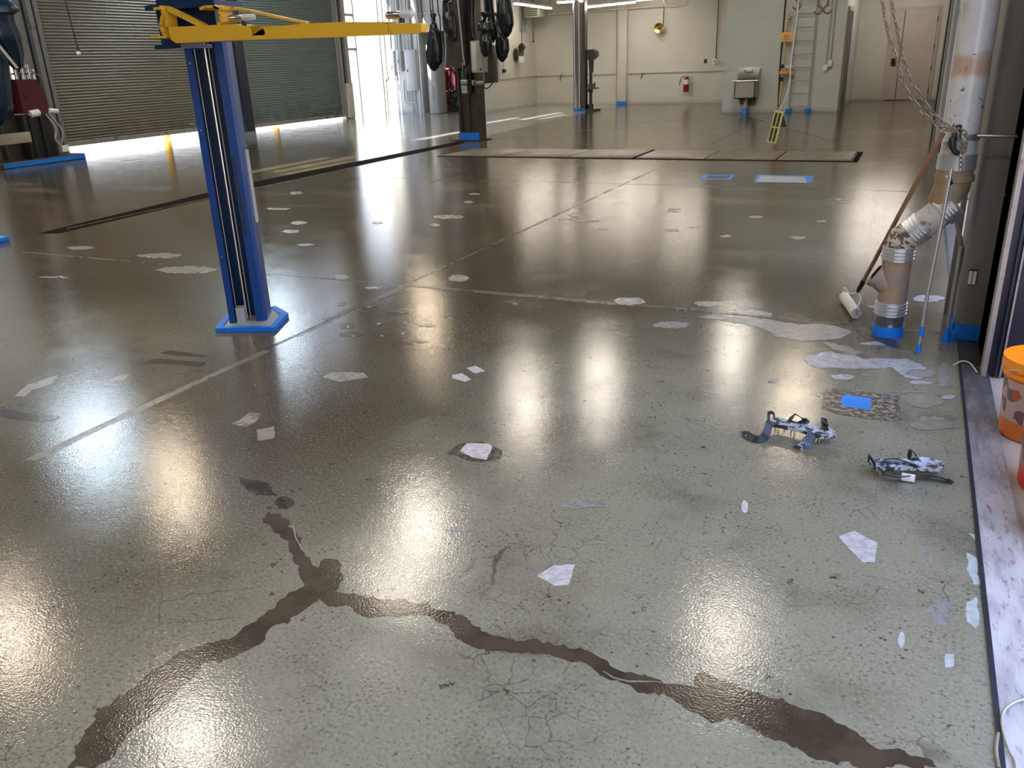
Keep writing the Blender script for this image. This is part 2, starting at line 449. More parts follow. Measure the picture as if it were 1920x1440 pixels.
def catmull(pts, n=6):
    P = [Vector(p) for p in pts]; P = [P[0]]+P+[P[-1]]; out = []
    for i in range(1, len(P)-2):
        for k in range(n):
            t = k/n; a, b, c, d = P[i-1:i+3]
            out.append(.5*((2*b)+(c-a)*t+(2*a-5*b+4*c-d)*t*t+(3*b-a-3*c+d)*t**3))
    out.append(P[-2]); return out

# ------------------------------------------------------------------ setting
XL, YB, XR, ZC = -15.6, 27.4, .42, 6.8

# floor slab with its repairs, joints and stains (one mesh)
fb = MB()
FM = [M['floor'], M['wet'], M['wetdk'], M['white'], M['tan'], M['bluish'], M['smear'], M['joint'], M['jointl'], M['rusty'], M['tapef'], M['slot'], M['lilac']]
FI = dict(floor=0, wet=1, wetdk=2, white=3, tan=4, bluish=5, smear=6, joint=7, jointl=8, rusty=9, tapef=10, slot=11, lilac=12)
fb.mi = 0
fb.box((XL-.3, -7, -.2), (.34, YB+.3, 0))
layer = [0]
def decal(kind, world, rag=.01, seg=.02, seed=0):
    """raised-by-a-hair polygon on the slab, ragged outline"""
    layer[0] += 1; z = .0004+layer[0]*.00001
    out = []; n = len(world)
    for i in range(n):
        a, b = world[i], world[(i+1) % n]; L = (b-a).length; k = max(1, min(40, int(L/seg)))
        for j in range(k):
            p = a.lerp(b, j/k)
            nz = Vector((noise.noise(p*18+Vector((seed, 0, 3))), noise.noise(p*18+Vector((9, seed, 7))), 0))
            nz2 = Vector((noise.noise(p*55+Vector((seed, 1, 3))), noise.noise(p*55+Vector((9, seed, 2))), 0))
            q = p+nz*rag+nz2*rag*.6; out.append(Vector((q.x, q.y, z)))
    f = fb.bm.faces.new([fb.bm.verts.new(p) for p in out]); f.material_index = FI[kind]
    if f.normal.z == 0: f.normal_update()
    if f.normal.z < 0: f.normal_flip()
    bmesh.ops.triangulate(fb.bm, faces=[f])
def dpx(kind, pts, rag=.01, seg=.02, seed=0): decal(kind, [F(*p) for p in pts], rag, seg, seed)
def blob(kind, px, py, wpx, hpx, rag=None, seed=0):
    """round-ish spot whose measured extent in the photograph is wpx x hpx"""
    pts = [F(px+wpx/2*math.cos(a)*(1+.18*noise.noise(Vector((a*2, seed, 1)))), py+hpx/2*math.sin(a)*(1+.18*noise.noise(Vector((a*2, seed, 5))))) for a in [2*PI*k/14 for k in range(14)]]
    w = (pts[0]-pts[7]).length
    decal(kind, pts, w*.12 if rag is None else rag, max(.01, w/16), seed)
def ribbon(kind, pts, rag=.01, seed=0, seg=.03):
    """pts: (px, py, half width in metres)"""
    c = [(F(a, b), w) for a, b, w in pts]; L = []; R = []
    for i, (p, w) in enumerate(c):
        a = c[max(0, i-1)][0]; b = c[min(len(c)-1, i+1)][0]; t = (b-a).normalized(); n = Vector((-t.y, t.x, 0))
        L.append(p+n*w); R.append(p-n*w)
    decal(kind, L+R[::-1], rag, seg, seed)
def line(kind, x0, y0, x1, y1, w, rag=.004):
    a, b = Vector((x0, y0, 0)), Vector((x1, y1, 0)); t = (b-a).normalized(); n = Vector((-t.y, t.x, 0))*w/2
    decal(kind, [a+n, b+n, b-n, a-n], rag, .15)
# control joints
line('joint', -3.13, -3, -3.13, 22.5, .028, .006)
for y0, y1 in ((1.9, 3.35),): line('jointl', -3.115, y0, -3.115, y1, .05, .012)
line('jointl', -3.10, 3.6, -3.10, 4.75, .012)
for yy, x0 in ((4.83, -7.7), (9.9, -7.6), (-1.0, -7)): line('joint', x0, yy, .30, yy-.02, .028, .008)
line('jointl', -3.1, 4.85, -.4, 4.85, .01)
line('joint', -15.3, 13.0, -8.1, 13.0, .02); line('joint', -7.9, 17.6, .2, 17.6, .03); line('joint', -7.9, 14.8, -3.2, 22.7, .02)
line('joint', -.75, 14.2, -4.2, 22.4, .03); 
# drain channel
dpx('slot', [(70, 438), (110, 438), (480, 352), (872, 269), (866, 264), (470, 342), (110, 428)], .004, .3)
line('jointl', -7.83, 5.8, -7.83, 14.6, .02)
# the big three-armed crack repair in the foreground
dpx('wet', [(118,1440),(150,1400),(180,1345),(215,1310),(250,1285),(280,1255),(330,1225),(390,1210),(460,1180),(500,1150),(545,1112),(570,1100),
            (562,1082),(553,1055),(541,1030),(540,1018),(520,1000),(497,978),(500,960),(525,965),(545,985),(560,1010),(570,1035),(578,1052),(600,1062),(612,1050),(632,1048),(640,1085),(628,1108),
            (665,1115),(700,1118),(735,1127),(790,1128),(830,1145),(868,1155),(880,1165),(905,1185),(950,1198),(1000,1200),(1090,1215),(1140,1240),(1230,1275),(1300,1285),(1310,1265),(1400,1290),(1470,1312),(1560,1350),(1640,1395),(1700,1412),(1760,1440),
            (1600,1440),(1530,1425),(1440,1380),(1380,1352),(1330,1350),(1245,1305),(1160,1285),(1130,1265),(1080,1240),(1000,1225),(900,1218),(870,1207),(840,1175),(790,1152),(700,1155),(650,1140),(595,1128),
            (570,1148),(520,1175),(480,1210),(440,1235),(380,1245),(345,1285),(315,1320),(270,1350),(240,1385),(215,1410),(185,1440)], .019, .010, 3)
ribbon('tan', [(1130,1258,.0015),(1150,1270,.002),(1180,1277,.003),(1230,1279,.0012),(1290,1282,.001)], .003, 4, .02)
ribbon('tan', [(548,985,.002),(556,1010,.002),(566,1030,.001)], .002, 5, .02)
blob('wetdk', 533, 943, 38, 22, seed=2)
dpx('wetdk', [(445,895),(500,905),(520,930),(480,928),(455,912)], .01, .02, 6)
dpx('wetdk', [(838,850),(862,832),(905,828),(940,842),(940,858),(905,868),(875,862)], .008, .015, 7)
dpx('white', [(862,846),(875,831),(918,832),(924,838),(912,862),(885,858)], .003, .01, 8)
dpx('white', [(1007,1080),(1040,1060),(1078,1058),(1068,1096),(1040,1099)], .005, .012, 9)
dpx('white', [(1572,1006),(1600,995),(1645,1018),(1640,1055),(1618,1054),(1592,1030)], .004, .012, 10)
dpx('smear', [(1734,1148),(1760,1122),(1784,1130),(1780,1170),(1755,1172)], .006, .015, 11)
dpx('bluish', [(1812,1130),(1830,1118),(1838,1160),(1828,1178),(1812,1165)], .006, .01, 12)
dpx('bluish', [(1812,1035),(1830,1045),(1838,1095),(1820,1094)], .008, .01, 13)
dpx('bluish', [(1815,1000),(1828,1002),(1828,1014)], .004, .01, 14)
dpx('bluish', [(1772,1226),(1788,1226),(1788,1250),(1772,1252)], .003, .01, 15)
blob('bluish', 1690, 1200, 12, 30, seed=16); blob('smear', 1736, 1042, 14, 12, seed=17); blob('white', 1396, 950, 12, 24, seed=18)
dpx('white', [(848,703),(866,700),(884,712),(872,716),(848,710)], .004, .01, 19)
dpx('white', [(874,690),(892,686),(910,696),(890,700)], .004, .01, 20)
dpx('tan', [(436,795),(470,773),(486,775),(482,790),(460,801)], .006, .015, 21)
dpx('tan', [(481,806),(515,800),(514,822),(484,827)], .004, .01, 22)
dpx('tan', [(28,742),(50,722),(110,703),(95,722),(60,732),(45,745)], .012, .02, 23)
dpx('tan', [(205,715),(225,702),(245,702),(228,715)], .008, .02, 24)
dpx('tan', [(605,708),(620,698),(680,698),(690,708),(640,716)], .01, .02, 25)
dpx('wetdk', [(0,765),(40,772),(110,782),(100,790),(40,788),(0,780)], .012, .03, 26)
dpx('wetdk', [(245,675),(300,672),(385,680),(380,687),(300,682),(250,682)], .008, .02, 27)
dpx('wetdk', [(300,662),(320,657),(390,667),(385,670),(320,666)], .006, .02, 28)
for i, (a, b, w, h) in enumerate(((650,610,28,14),(660,627,46,9),(708,604,34,12),(758,603,22,12),(714,627,28,10),(752,622,36,12),(752,583,46,9),(640,570,16,7),(842,593,30,4),(964,567,50,6),(690,573,40,9),(800,610,34,6),(777,642,50,6))):
    blob('wetdk', a, b, w, h, seed=30+i); blob('tan', a+2, b+3, w*.22, h*.3, seed=50+i)
ribbon('wetdk', [(610,600,.02),(680,572,.035),(730,552,.03),(765,545,.01)], .012, 31)
# small pale crumbs and ovals over the mid floor
for i, (a, b, w, h) in enumerate(((560,418,30,7),(573,459,32,4),(545,434,34,6),(520,392,46,3),(556,362,26,6),(840,407,60,8),(816,422,18,6),(890,364,20,4),(878,379,18,5),(708,418,22,5),(1058,411,30,4),(1076,404,20,8),
        (1262,395,24,7),(1260,432,26,6),(1300,427,16,4),(1416,407,28,5),(1497,446,28,6),(1540,415,22,5),(1360,443,20,5),(1270,395,16,6),(1565,374,26,4),(1590,374,24,4),(1580,379,26,4),(860,522,40,14),(1130,430,24,3),(700,540,30,5))):
    blob('tan', a, b, w, h, seed=70+i)
for i, (a, b, w, h) in enumerate(((300,480,80,10),(350,506,110,14),(100,520,60,3),(150,465,50,7),(1100,415,50,4),(640,520,34,10),(1180,565,60,14),(1260,610,70,14),(1330,570,60,10),(1400,586,60,7),(1090,945,90,18),(1240,948,0.1,0.1),(860,992,46,10),(1200,1205,0.1,.1))):
    if w > 1: blob('smear', a, b, w, h, seed=110+i)
# dark streaks in the far slab
dpx('wetdk', [(822,290),(900,300),(895,318),(850,330),(800,345),(870,318)], .03, .15, 140)
dpx('wetdk', [(1160,293),(1190,278),(1196,280),(1180,292)], .02, .1, 141)
# scraped pale zone by the right-hand pipe
dpx('smear', [(1300,594),(1345,592),(1420,598),(1490,606),(1560,610),(1600,622),(1580,636),(1500,640),(1460,632),(1420,612),(1360,602)], .03, .03, 150)
dpx('smear', [(1370,580),(1395,577),(1450,588),(1440,594),(1390,590)], .02, .02, 151)
dpx('lilac', [(1502,672),(1540,660),(1560,659),(1620,672),(1700,672),(1738,690),(1728,712),(1695,708),(1672,690),(1600,692),(1560,690),(1530,692)], .022, .015, 152)
dpx('smear', [(1540,640),(1590,650),(1620,662),(1600,668),(1560,655)], .02, .015, 153)
for i, (a, b, w, h) in enumerate(((1580,707,46,10),(1625,703,20,8),(1728,700,60,16),(1725,718,40,8),(1770,700,26,40),(1775,722,30,8),(1778,745,24,8),(1780,768,20,8),(1660,575,70,10),(1740,560,60,14),(1450,712,26,12),(1700,735,70,4),(1640,645,60,8))):
    blob('smear' if i % 3 else 'lilac', a, b, w, h, seed=160+i)
blob('tan', 1737, 753, 62, 24, seed=180); blob('tan', 1746, 795, 70, 26, seed=181); blob('smear', 1782, 800, 40, 8, seed=184)
dpx('joint', [(1590,600),(1610,608),(1680,640),(1700,655),(1685,655),(1640,640),(1600,620)], .012, .02, 182)
# rusty access plate with a strip of tape
dpx('rusty', [(1545,738),(1556,728),(1610,733),(1685,742),(1690,785),(1675,790),(1600,783),(1540,768)], .012, .01, 190)
dpx('tapef', [(1579,741),(1633,747),(1631,769),(1577,762)], .002, .02, 191)
# masked floor boxes
dpx('tapef', [(1318,328),(1378,328),(1370,337),(1314,337)], .004, .05, 192); dpx('wetdk', [(1326,330),(1370,330),(1364,335),(1321,335)], .004, .05, 193)
dpx('tapef', [(1420,328),(1526,330),(1522,344),(1414,342)], .004, .05, 194); dpx('white', [(1427,330),(1508,332),(1514,343),(1418,341)], .004, .05, 195)
floor_o = fb.build('floor', FM, None, smooth=False, recalc=False); floor_o['kind'] = 'structure'

g = MB(); g.box((-60, -30, -.25), (XL-.3, 70, -.03)); struct(g, 'ground', M['yard'])
g = MB(); g.box((.46, -20, -.2), (30, 60, -.012)); struct(g, 'ground_apron', M['apron'])
t_ = MB(); t_.box((.34, -7, -.1), (.46, 4.30, .004)); t_.box((.34, 5.2, -.1), (.46, 12, .004))
struct(t_, 'trim_1', M['strip'], label='paint-smeared steel threshold strip')
t_ = MB(); t_.box((.334, -7, -.1), (.346, 4.30, .007)); t_.box((.334, 5.2, -.1), (.346, 12, .007)); struct(t_, 'trim_2', M['navyst'])
t_ = MB(); t_.box((.34, 4.30, -.2), (.46, 5.2, 0)); t_.box((.34, 12, -.2), (.46, YB+.3, 0)); struct(t_, 'floor_sill', M['wetdk'])

def wall_grid(mb, axis, c0, c1, u0, u1, z0, z1, holes):
    us = sorted({u0, u1} | {h[0] for h in holes} | {h[1] for h in holes}); zs = sorted({z0, z1} | {h[2] for h in holes} | {h[3] for h in holes})
    for a, b in zip(us, us[1:]):
        runs = []
        for c, d in zip(zs, zs[1:]):
            um, zm = (a+b)/2, (c+d)/2
            if any(h[0] < um < h[1] and h[2] < zm < h[3] for h in holes): continue
            if runs and abs(runs[-1][1]-c) < 1e-6: runs[-1][1] = d
            else: runs.append([c, d])
        for c, d in runs:
            if axis == 'x': mb.box((c0, a, c), (c1, b, d))
            else: mb.box((a, c0, c), (b, c1, d))
CL = [(10.8, 12.2), (17.4, 20.8)]
holes = [(10.75, 11.35, .95, 4.0), (11.95, 17.05, 0, 4.2), (17.5, 21.62, 0, 4.2), (21.95, 23.95, 0, 4.4)]+[(a, b, 4.9, 6.3) for a, b in CL]
w = MB(); wall_grid(w, 'x', XL-.3, XL, -7, YB+.3, 0, ZC, holes); struct(w, 'wall_left', M['wallp'])
w = MB(); w.box((XL, YB, 0), (XR+.3, YB+.3, ZC)); struct(w, 'wall_back', M['wallw'])
w = MB(); w.box((XL-.3, -7.3, 0), (XR+.3, -7, ZC)); struct(w, 'wall_front', M['wallw'])
w = MB(); wall_grid(w, 'x', XR+.02, XR+.3, -7, YB, 0, ZC, [(-3.5, 4.32, 0, 4.3), (5.25, 9.5, 0, 4.3)])
struct(w, 'wall_right', M['wallo'])
def slot_for(xa, xb, ya, yb):              # roof light whose sunbeam lands on the floor rectangle
    k = ZC/.574*.819; return (xa-.36*k, xb-.36*k, ya-.933*k, yb-.933*k)
SL = [slot_for(-9.3, -9.05, 9.9, 12.0), slot_for(-8.9, -8.62, 10.1, 12.3), slot_for(-8.5, -8.3, 9.9, 11.6), slot_for(-9.4, -9.15, 15.2, 17.2), slot_for(-10.0, -9.75, 19.6, 21.6), slot_for(-9.5, -9.25, 20.6, 23.4), slot_for(-9.0, -8.85, 20.8, 22.6)]
xs_ = sorted({XL-.3, XR+.3} | {v for q in SL for v in q[:2]}); w = MB()
for a, c in zip(xs_, xs_[1:]):
    cut = sorted((q[2], q[3]) for q in SL if q[0] <= (a+c)/2 <= q[1]); y = -7.3
    for u, v in cut: w.box((a, y, ZC), (c, u, ZC+.02)); y = v
    w.box((a, y, ZC), (c, YB+.3, ZC+.02))
struct(w, 'ceiling', M['ceil'])
for i, q in enumerate(SL):
    w = MB(); w.box((q[0]-.03, q[2]-.03, ZC+.02), (q[1]+.03, q[3]+.03, ZC+.03)); struct(w, 'window_%d' % (7+i), M['glass'])
w = MB(); w.box((8.0, -25, -.2), (8.4, 50, 7.5)); struct(w, 'wall_sky_block', M['wallo'])  # unseen wall added outside to cut the sky light at the right door
# low ceiling over the back bay with its fascia
w = MB(); w.box((-11.8, 23.3, 3.3), (-4.58, YB, 3.45)); w.box((-1.78, 22.9, 3.3), (XR, YB, 3.45)); struct(w, 'ceiling_back', M['wood'])
w = MB(); w.box((-11.8, 23.15, 3.3), (-4.58, 23.3, ZC)); w.box((-1.78, 22.76, 3.3), (XR, 22.9, ZC)); struct(w, 'wall_fascia', M['wallw'])
# projecting block with the sink
w = MB(); w.box((-4.58, 22.76, 0), (-1.78, YB, ZC)); struct(w, 'wall_sink', M['walls'])
# electrical wall, alcove and short wall
w = MB(); w.box((XL, 24.0, 0), (-14.3, 24.3, ZC)); w.box((-14.3, 24.0, 2.38), (-12.15, 24.3, ZC)); w.box((-12.15, 23.5, 0), (-11.8, 24.3, ZC))
w.box((-14.6, 24.3, 0), (-14.3, 27.4, 3.0)); struct(w, 'wall_electric', M['wallp'])
w = MB(); w.box((-12.1, 24.3, 0), (-11.8, YB, ZC)); struct(w, 'wall_return', M['wallw'])
w = MB(); w.box((-14.3, 26.2, 0), (-12.1, 26.4, 2.6)); struct(w, 'wall_alcove', M['doorp'])
w = MB(); w.box((-14.3, 24.3, 2.4), (-12.1, 26.4, 2.6)); struct(w, 'ceiling_alcove', M['wood'])
# thin wall rail
w = MB(); w.box((-11.80, 23.6, .915), (-11.77, YB, .94)); w.box((-11.8, YB-.03, .915), (-4.58, YB, .94)); struct(w, 'trim_3', M['grey'])

# glazed opening at the far left corner
def glazed(name, y0, y1, z0, z1, ys, zs, x=XL-.12):
    f = MB()
    f.box((x-.05, y0, z0), (x+.05, y0+.05, z1)); f.box((x-.05, y1-.05, z0), (x+.05, y1, z1)); f.box((x-.05, y0, z1-.05), (x+.05, y1, z1)); 
    if z0 > .1: f.box((x-.05, y0, z0), (x+.05, y1, z0+.05))
    for yy in ys: f.box((x-.04, yy-.03, z0), (x+.04, yy+.03, z1))
    for zz, a, b in zs: f.box((x-.04, a, zz-.035), (x+.04, b, zz+.035))
    o = struct(f, name, M['frame'])
    gl = MB(); gl.box((x-.004, y0+.04, z0+.03), (x+.004, y1-.04, z1-.04)); struct(gl, 'pane', M['glass'], o)
    return o
glazed('window_1', 21.95, 23.95, 0, 4.4, [22.62], [(1.95, 21.95, 22.62), (2.9, 21.95, 22.62)])
glazed('window_2', 10.75, 11.35, .95, 4.0, [], [(2.4, 10.75, 11.35)])
glazed('window_3', 10.8, 12.2, 4.9, 6.3, [11.5], [(5.6, 10.8, 12.2)])
glazed('window_4', 17.4, 20.8, 4.9, 6.3, [18.25, 19.1, 19.95], [(5.6, 17.4, 20.8)])

# roll-up doors
def shutter_mat(name, c, dirt):
    N = NT(name); p = N.pos(); x, y, z = N.sep(p)
    cc = N.mix(N.noise(N.comb(N.math('MULTIPLY', y, .6), N.math('MULTIPLY', z, 3), 0.0), 2.5, 5), tuple(a*.85 for a in c), tuple(a*1.1 for a in c))
    cc = N.mix(N.math('MULTIPLY', N.ramp(z, .9, .2), N.ramp(N.noise(p, 3, 5), .35, .7, .2, .9)), cc, dirt)
    N.l(cc, N.b.inputs['Base Color']); N.b.inputs['Roughness'].default_value = .45; N.b.inputs['Metallic'].default_value = .25
    return N.m
def rollup(name, y0, y1, zb, mt, pitch=.059):
    b = MB(); n = int((4.25-zb-.1)/pitch); xs = []
    prof = []
    for i in range(n):
        z = zb+.1+i*pitch
        for k in range(6):
            t = k/6; prof.append((XL-.10+.018*math.sin(PI*min(1, t*1.15))**.8 if t < .87 else XL-.10, z+t*pitch))
    prev = None
    for (x, z) in prof:
        a = b.bm.verts.new((x, y0, z)); c = b.bm.verts.new((x, y1, z))
        if prev: b.bm.faces.new((prev[0], prev[1], c, a))
        prev = (a, c)
    b.box((XL-.14, y0, zb+.1), (XL-.115, y1, 4.3))
    o = struct(b, name, mt, smooth=True)
    r = MB(); r.box((XL-.15, y0+.02, zb), (XL-.06, y1-.02, zb+.1), bev=.006); struct(r, 'bottom_bar', M['edge'], o)
    return o
d1 = rollup('door_1', 11.97, 17.03, .135, shutter_mat('shutter_tan', (.17, .155, .115), (.10, .085, .06)))
h = MB(); h.tube(catmull([(XL-.04, 15.35, .36), (XL+.01, 15.4, .32), (XL+.01, 15.5, .32), (XL-.04, 15.55, .36)]), .012, 8); struct(h, 'handle', M['chrome'], d1)
rollup('door_2', 17.52, 21.6, .055, shutter_mat('shutter_green_grey', (.185, .22, .205), (.10, .11, .10)))
# door guides and jamb steel
def guide(name, ys, mt):
    b = MB()
    for (a, c, d) in ys: b.box((XL-.06, a, 0), (XL+d, c, 4.3))
    return struct(b, name, mt)
guide('trim_4', [(11.35, 11.45, .10), (11.45, 11.62, .05), (11.70, 11.80, .12), (11.90, 11.99, .05)], mat('dark_jamb_paint', (.17, .16, .14), .5, dirt=(.08, .07, .06)))  # a darker grey than the other door guides
guide('trim_5', [(11.62, 11.70, .02), (11.80, 11.90, .02)], M['navyst'])
guide('trim_6', [(17.0, 17.12, .05), (17.44, 17.55, .05)], M['grey'])
guide('trim_7', [(17.12, 17.44, .14)], M['navyst'])
guide('trim_8', [(21.58, 21.68, .04), (21.78, 21.95, .10)], M['frame'])
guide('trim_9', [(21.68, 21.78, .02)], M['navyst'])
b = MB(); b.box((XL, 21.70, .02), (XL+.14, 21.94, 1.0), bev=.01); struct(b, 'trim_10', M['cream'], label='cream jamb guard at the foot of the glazed opening')

# doors at the back right
b = MB(); b.box((-.98, YB-.05, 0), (.30, YB+.01, 2.44)); d = struct(b, 'door_3', M['doorp'])
for nm, a, c in (('door_infill', -.88, -.60), ('door_infill', -.595, .22)):
    b = MB(); b.box((a, YB-.085, .02), (c, YB-.04, 2.36), bev=.004); struct(b, nm, M['doorp'], d)
b = MB(); b.box((-.615, YB-.095, .02), (-.60, YB-.08, 2.36)); struct(b, 'astragal', M['hardw'], d)
b = MB(); b.box((-.82, YB-.11, .93), (-.70, YB-.08, 1.13)); b.cyl((-.76, YB-.14, 1.0), (-.66, YB-.14, 1.0), .012); struct(b, 'door_lock', M['hardw'], d)
for z in (.25, .85, 1.4, 2.1):
    b = MB(); b.box((.215, YB-.1, z-.06), (.235, YB-.08, z+.06)); struct(b, 'hinge', M['hardw'], d)
b = MB(); b.box((-1.80, 23.1, 0), (-1.74, 24.5, 2.38)); d = struct(b, 'door_4', M['doorp'])
b = MB(); b.box((-1.75, 23.18, .01), (-1.735, 24.42, 2.3)); struct(b, 'door_infill', M['navyst'], d)  # dark sheet stands in for the shaded inside of the open doorway
b = MB(); b.box((-1.737, 23.21, 1.2), (-1.72, 23.25, 1.4)); struct(b, 'strike_plate', M['chrome'], d)

# ------------------------------------------------------------------ lamps and daylight
def lamp_fix(name, label, c, sx, sy, hang, mt, group):
    t = thing(name, label, 'ceiling light', c, group)
    b = MB(); b.prism([Vector(c)+Vector(p) for p in ((-sx/2,-sy/2,.0),(sx/2,-sy/2,.0),(sx*.3,-sy*.42,.07),(-sx*.3,-sy*.42,.07))], (0, .001, 0))
    b.box((c[0]-sx/2-.02, c[1]-sy/2-.02, c[2]+.012), (c[0]+sx/2+.02, c[1]+sy/2+.02, c[2]+.07), bev=.01); part(b, 'housing', M['lgrey'], t)
    b = MB(); b.box((c[0]-sx/2, c[1]-sy/2, c[2]-.012), (c[0]+sx/2, c[1]+sy/2, c[2]+.012)); part(b, 'diffuser', mt, t)
    for k in (-1, 1):
        b = MB(); b.cyl((c[0]+k*sx*.3, c[1], c[2]+.07), (c[0]+k*sx*.3, c[1], hang), .004, seg=6); part(b, 'suspension_wire', M['hardw'], t)
LS = emis('lamp_soft', (1, .88, .72), 50); LW = emis('lamp_warm', (1, .80, .58), 72); LN = emis('lamp_neutral', (1, .90, .76), 72)
LC = emis('lamp_cool', (.72, .88, 1), 34)
HB = [((-1.3, 8.2, 5), LS), ((-5.9, 9.0, 5), LN), ((-10.5, 8.7, 5), LW), ((-13.3, 9.4, 5), LC), ((-14.7, 16.4, 5), LC), ((-3.2, 18.6, 5), LN), ((-1.5, .3, 5), LN), ((-6, .2, 5), LN), ((-10.5, .2, 5), LN), ((-9.4, 4.9, 5), LW), ((-6.0, 4.5, 5), LN), ((-6.4, 13.9, 5), LN), ((-1.5, 15.7, 5), LW), ((-5.3, 15.3, 5), LN), ((-11.3, 18.4, 5), LW), ((-5.4, 7.3, 5), LS)]  # lamps behind the camera and before the sink wall are added as fill
for (c, mt) in HB:
    lamp_fix('high_bay_lamp', 'rectangular high bay lamp hanging from the ceiling deck above the frame', c, 1.2 if mt is LC else .55, 1.1 if mt is LC else .55, ZC, mt, 'high bay lamps above the floor')

TB = emis('fluorescent_tube', (1, .90, .77), 52); TBS = emis('fluorescent_tube_dim', (1, .90, .80), 40)
def tube_fix(a, b_, label, name='fluorescent_fixture', tm=None):
    a, b_ = Vector(a), Vector(b_); c = (a+b_)/2; t = thing(name, label, 'light', c)
    dx = (b_-a).normalized(); dy = Vector((0, 0, 1)).cross(dx)
    b = MB(); b.obox(c+Vector((0, 0, .045)), dx, dy, (0, 0, 1), (b_-a).length+.05, .14, .05); part(b, 'housing', M['whitep'], t)
    for k in (-1, 1):
        b = MB(); b.cyl(a+dy*.035*k, b_+dy*.035*k, .019, seg=12); part(b, 'tube_lamp', tm or TB, t)
    for q in (a, b_):
        b = MB(); b.cyl(q+Vector((0, 0, .06)), Vector((q.x, q.y, 3.3)), .005, seg=6); part(b, 'hanger', M['hardw'], t)
tube_fix(PY(966, 7, 24.3), PY(1032, 16, 25.9), 'short fluorescent fixture left of the round column, beside the black bags')
tube_fix(PY(1098, 14, 24.7), PY(1190, 4, 24.5), 'long fluorescent fixture right of the round column')
tube_fix(PY(1046, 5, 24.0), PY(1092, 2, 24.0), 'fluorescent fixture end just left of the round column top')
tube_fix(PY(1180, 2, 26.0), PY(1245, -4, 26.0), 'fluorescent fixture above the brass gong')
tube_fix((-6.4, 23.9, 3.15), (-5.2, 23.9, 3.15), 'fluorescent fixture near the sink wall just above the frame')
tube_fix((-1.5, 24.2, 3.12), (.1, 24.2, 3.12), 'added fluorescent fixture brightening the front edge of the double door bay', tm=TBS)  # unseen extra fixture, added to lighten the door wall
tube_fix((-1.2, 25.6, 3.12), (.0, 25.6, 3.12), 'fluorescent fixture in front of the taupe double door', tm=TBS)

sun = bpy.data.lights.new('sun', 'SUN'); sun.energy = 32; sun.angle = math.radians(.6); sun.color = (1, .90, .76)
so = bpy.data.objects.new('sun', sun); col.objects.link(so)
sd = Vector((.36*.819, .933*.819, -.574)).normalized()
so.rotation_euler = sd.to_track_quat('-Z', 'Y').to_euler(); so.location = (-25, -5, 12)
world = bpy.data.worlds.new('world'); scene.world = world; world.use_nodes = True
wt = world.node_tree; bg = wt.nodes['Background']
tc = wt.nodes.new('ShaderNodeTexCoord'); sp = wt.nodes.new('ShaderNodeSeparateXYZ'); wt.links.new(tc.outputs['Generated'], sp.inputs[0])
rp = wt.nodes.new('ShaderNodeValToRGB'); wt.links.new(sp.outputs[2], rp.inputs[0])
rp.color_ramp.elements[0].position = 0; rp.color_ramp.elements[0].color = (.92, .94, 1, 1)
rp.color_ramp.elements[1].position = .6; rp.color_ramp.elements[1].color = (.42, .58, 1, 1)
wt.links.new(rp.outputs[0], bg.inputs[0]); bg.inputs[1].default_value = 5

#@@THINGS@@
# ================================================================== blue vehicle lift
LO = Vector((-3.643, 3.64, 0)); LU = Vector((.839, .544, 0)); LV = Vector((-.544, .839, 0)); UP = Vector((0, 0, 1))
def lp(u, v, z): return LO+LU*u+LV*v+UP*z
def lprism(poly, z0, z1, mb=None):
    mb = mb or MB(); mb.prism([lp(u, v, z0) for u, v in poly], (0, 0, z1-z0)); return mb
lift = thing('vehicle_lift', 'tall blue two-post lift column with a yellow swing arm', 'vehicle lift', lp(.11, .1, 0))
b = MB(); b.prism([(-3.64, 3.52, .001), (-3.31, 3.65, .001), (-3.43, 3.92, .001), (-3.62, 4.03, .001), (-3.795, 3.767, .001)], (0, 0, .018)); part(b, 'base_plate', M['grey'], lift)
b = MB()
pl = [Vector(p) for p in ((-3.64, 3.52, 0), (-3.31, 3.65, 0), (-3.43, 3.92, 0), (-3.62, 4.03, 0), (-3.795, 3.767, 0))]; cc_ = sum(pl, Vector())/5
for i in range(5):
    p, q = pl[i], pl[(i+1) % 5]; ip = p+(cc_-p).normalized()*.045; iq = q+(cc_-q).normalized()*.045; op = p-(cc_-p).normalized()*.006; oq = q-(cc_-q).normalized()*.006
    b.prism([op+UP*.002, oq+UP*.002, oq+UP*.024, op+UP*.024], (cc_-(p+q)/2).normalized()*.006)
    b.prism([op+UP*.020, oq+UP*.020, iq+UP*.020, ip+UP*.020], (0, 0, .005))
part(b, 'masking_tape', M['tape'], lift, 'blue masking tape round the base plate')
out = [(.0, 0), (.036, 0), (.036, .018), (.014, .018), (.014, .19), (.20, .19), (.20, .03), (.158, .03), (.158, .0), (.205, .0), (.222, .018), (.222, .205), (.0, .205)]
b = lprism(out, .019, 4.4); part(b, 'column', M['blue'], lift, ang=25)
b = lprism([(.016, .16), (.198, .16), (.198, .188), (.016, .188)], .02, 4.39); part(b, 'recess_sheet', M['bluedk'], lift)  # darker blue sheet across the back of the column recess
b = lprism([(.046, -.006), (.098, -.006), (.098, .05), (.046, .05)], .019, .115); b.cyl(lp(.072, -.010, .07), lp(.072, -.004, .07), .006, seg=10); part(b, 'cable_guard', M['grey'], lift, 'small grey plate at the column foot')
b = MB(); b.cyl(lp(.098, .05, .03), lp(.098, .05, 4.3), .0095, seg=14); part(b, 'hydraulic_rod', M['chrome'], lift)
b = MB(); b.cyl(lp(.122, .035, .03), lp(.122, .035, 4.3), .0035, seg=8); part(b, 'lift_cable', M['galv'], lift)
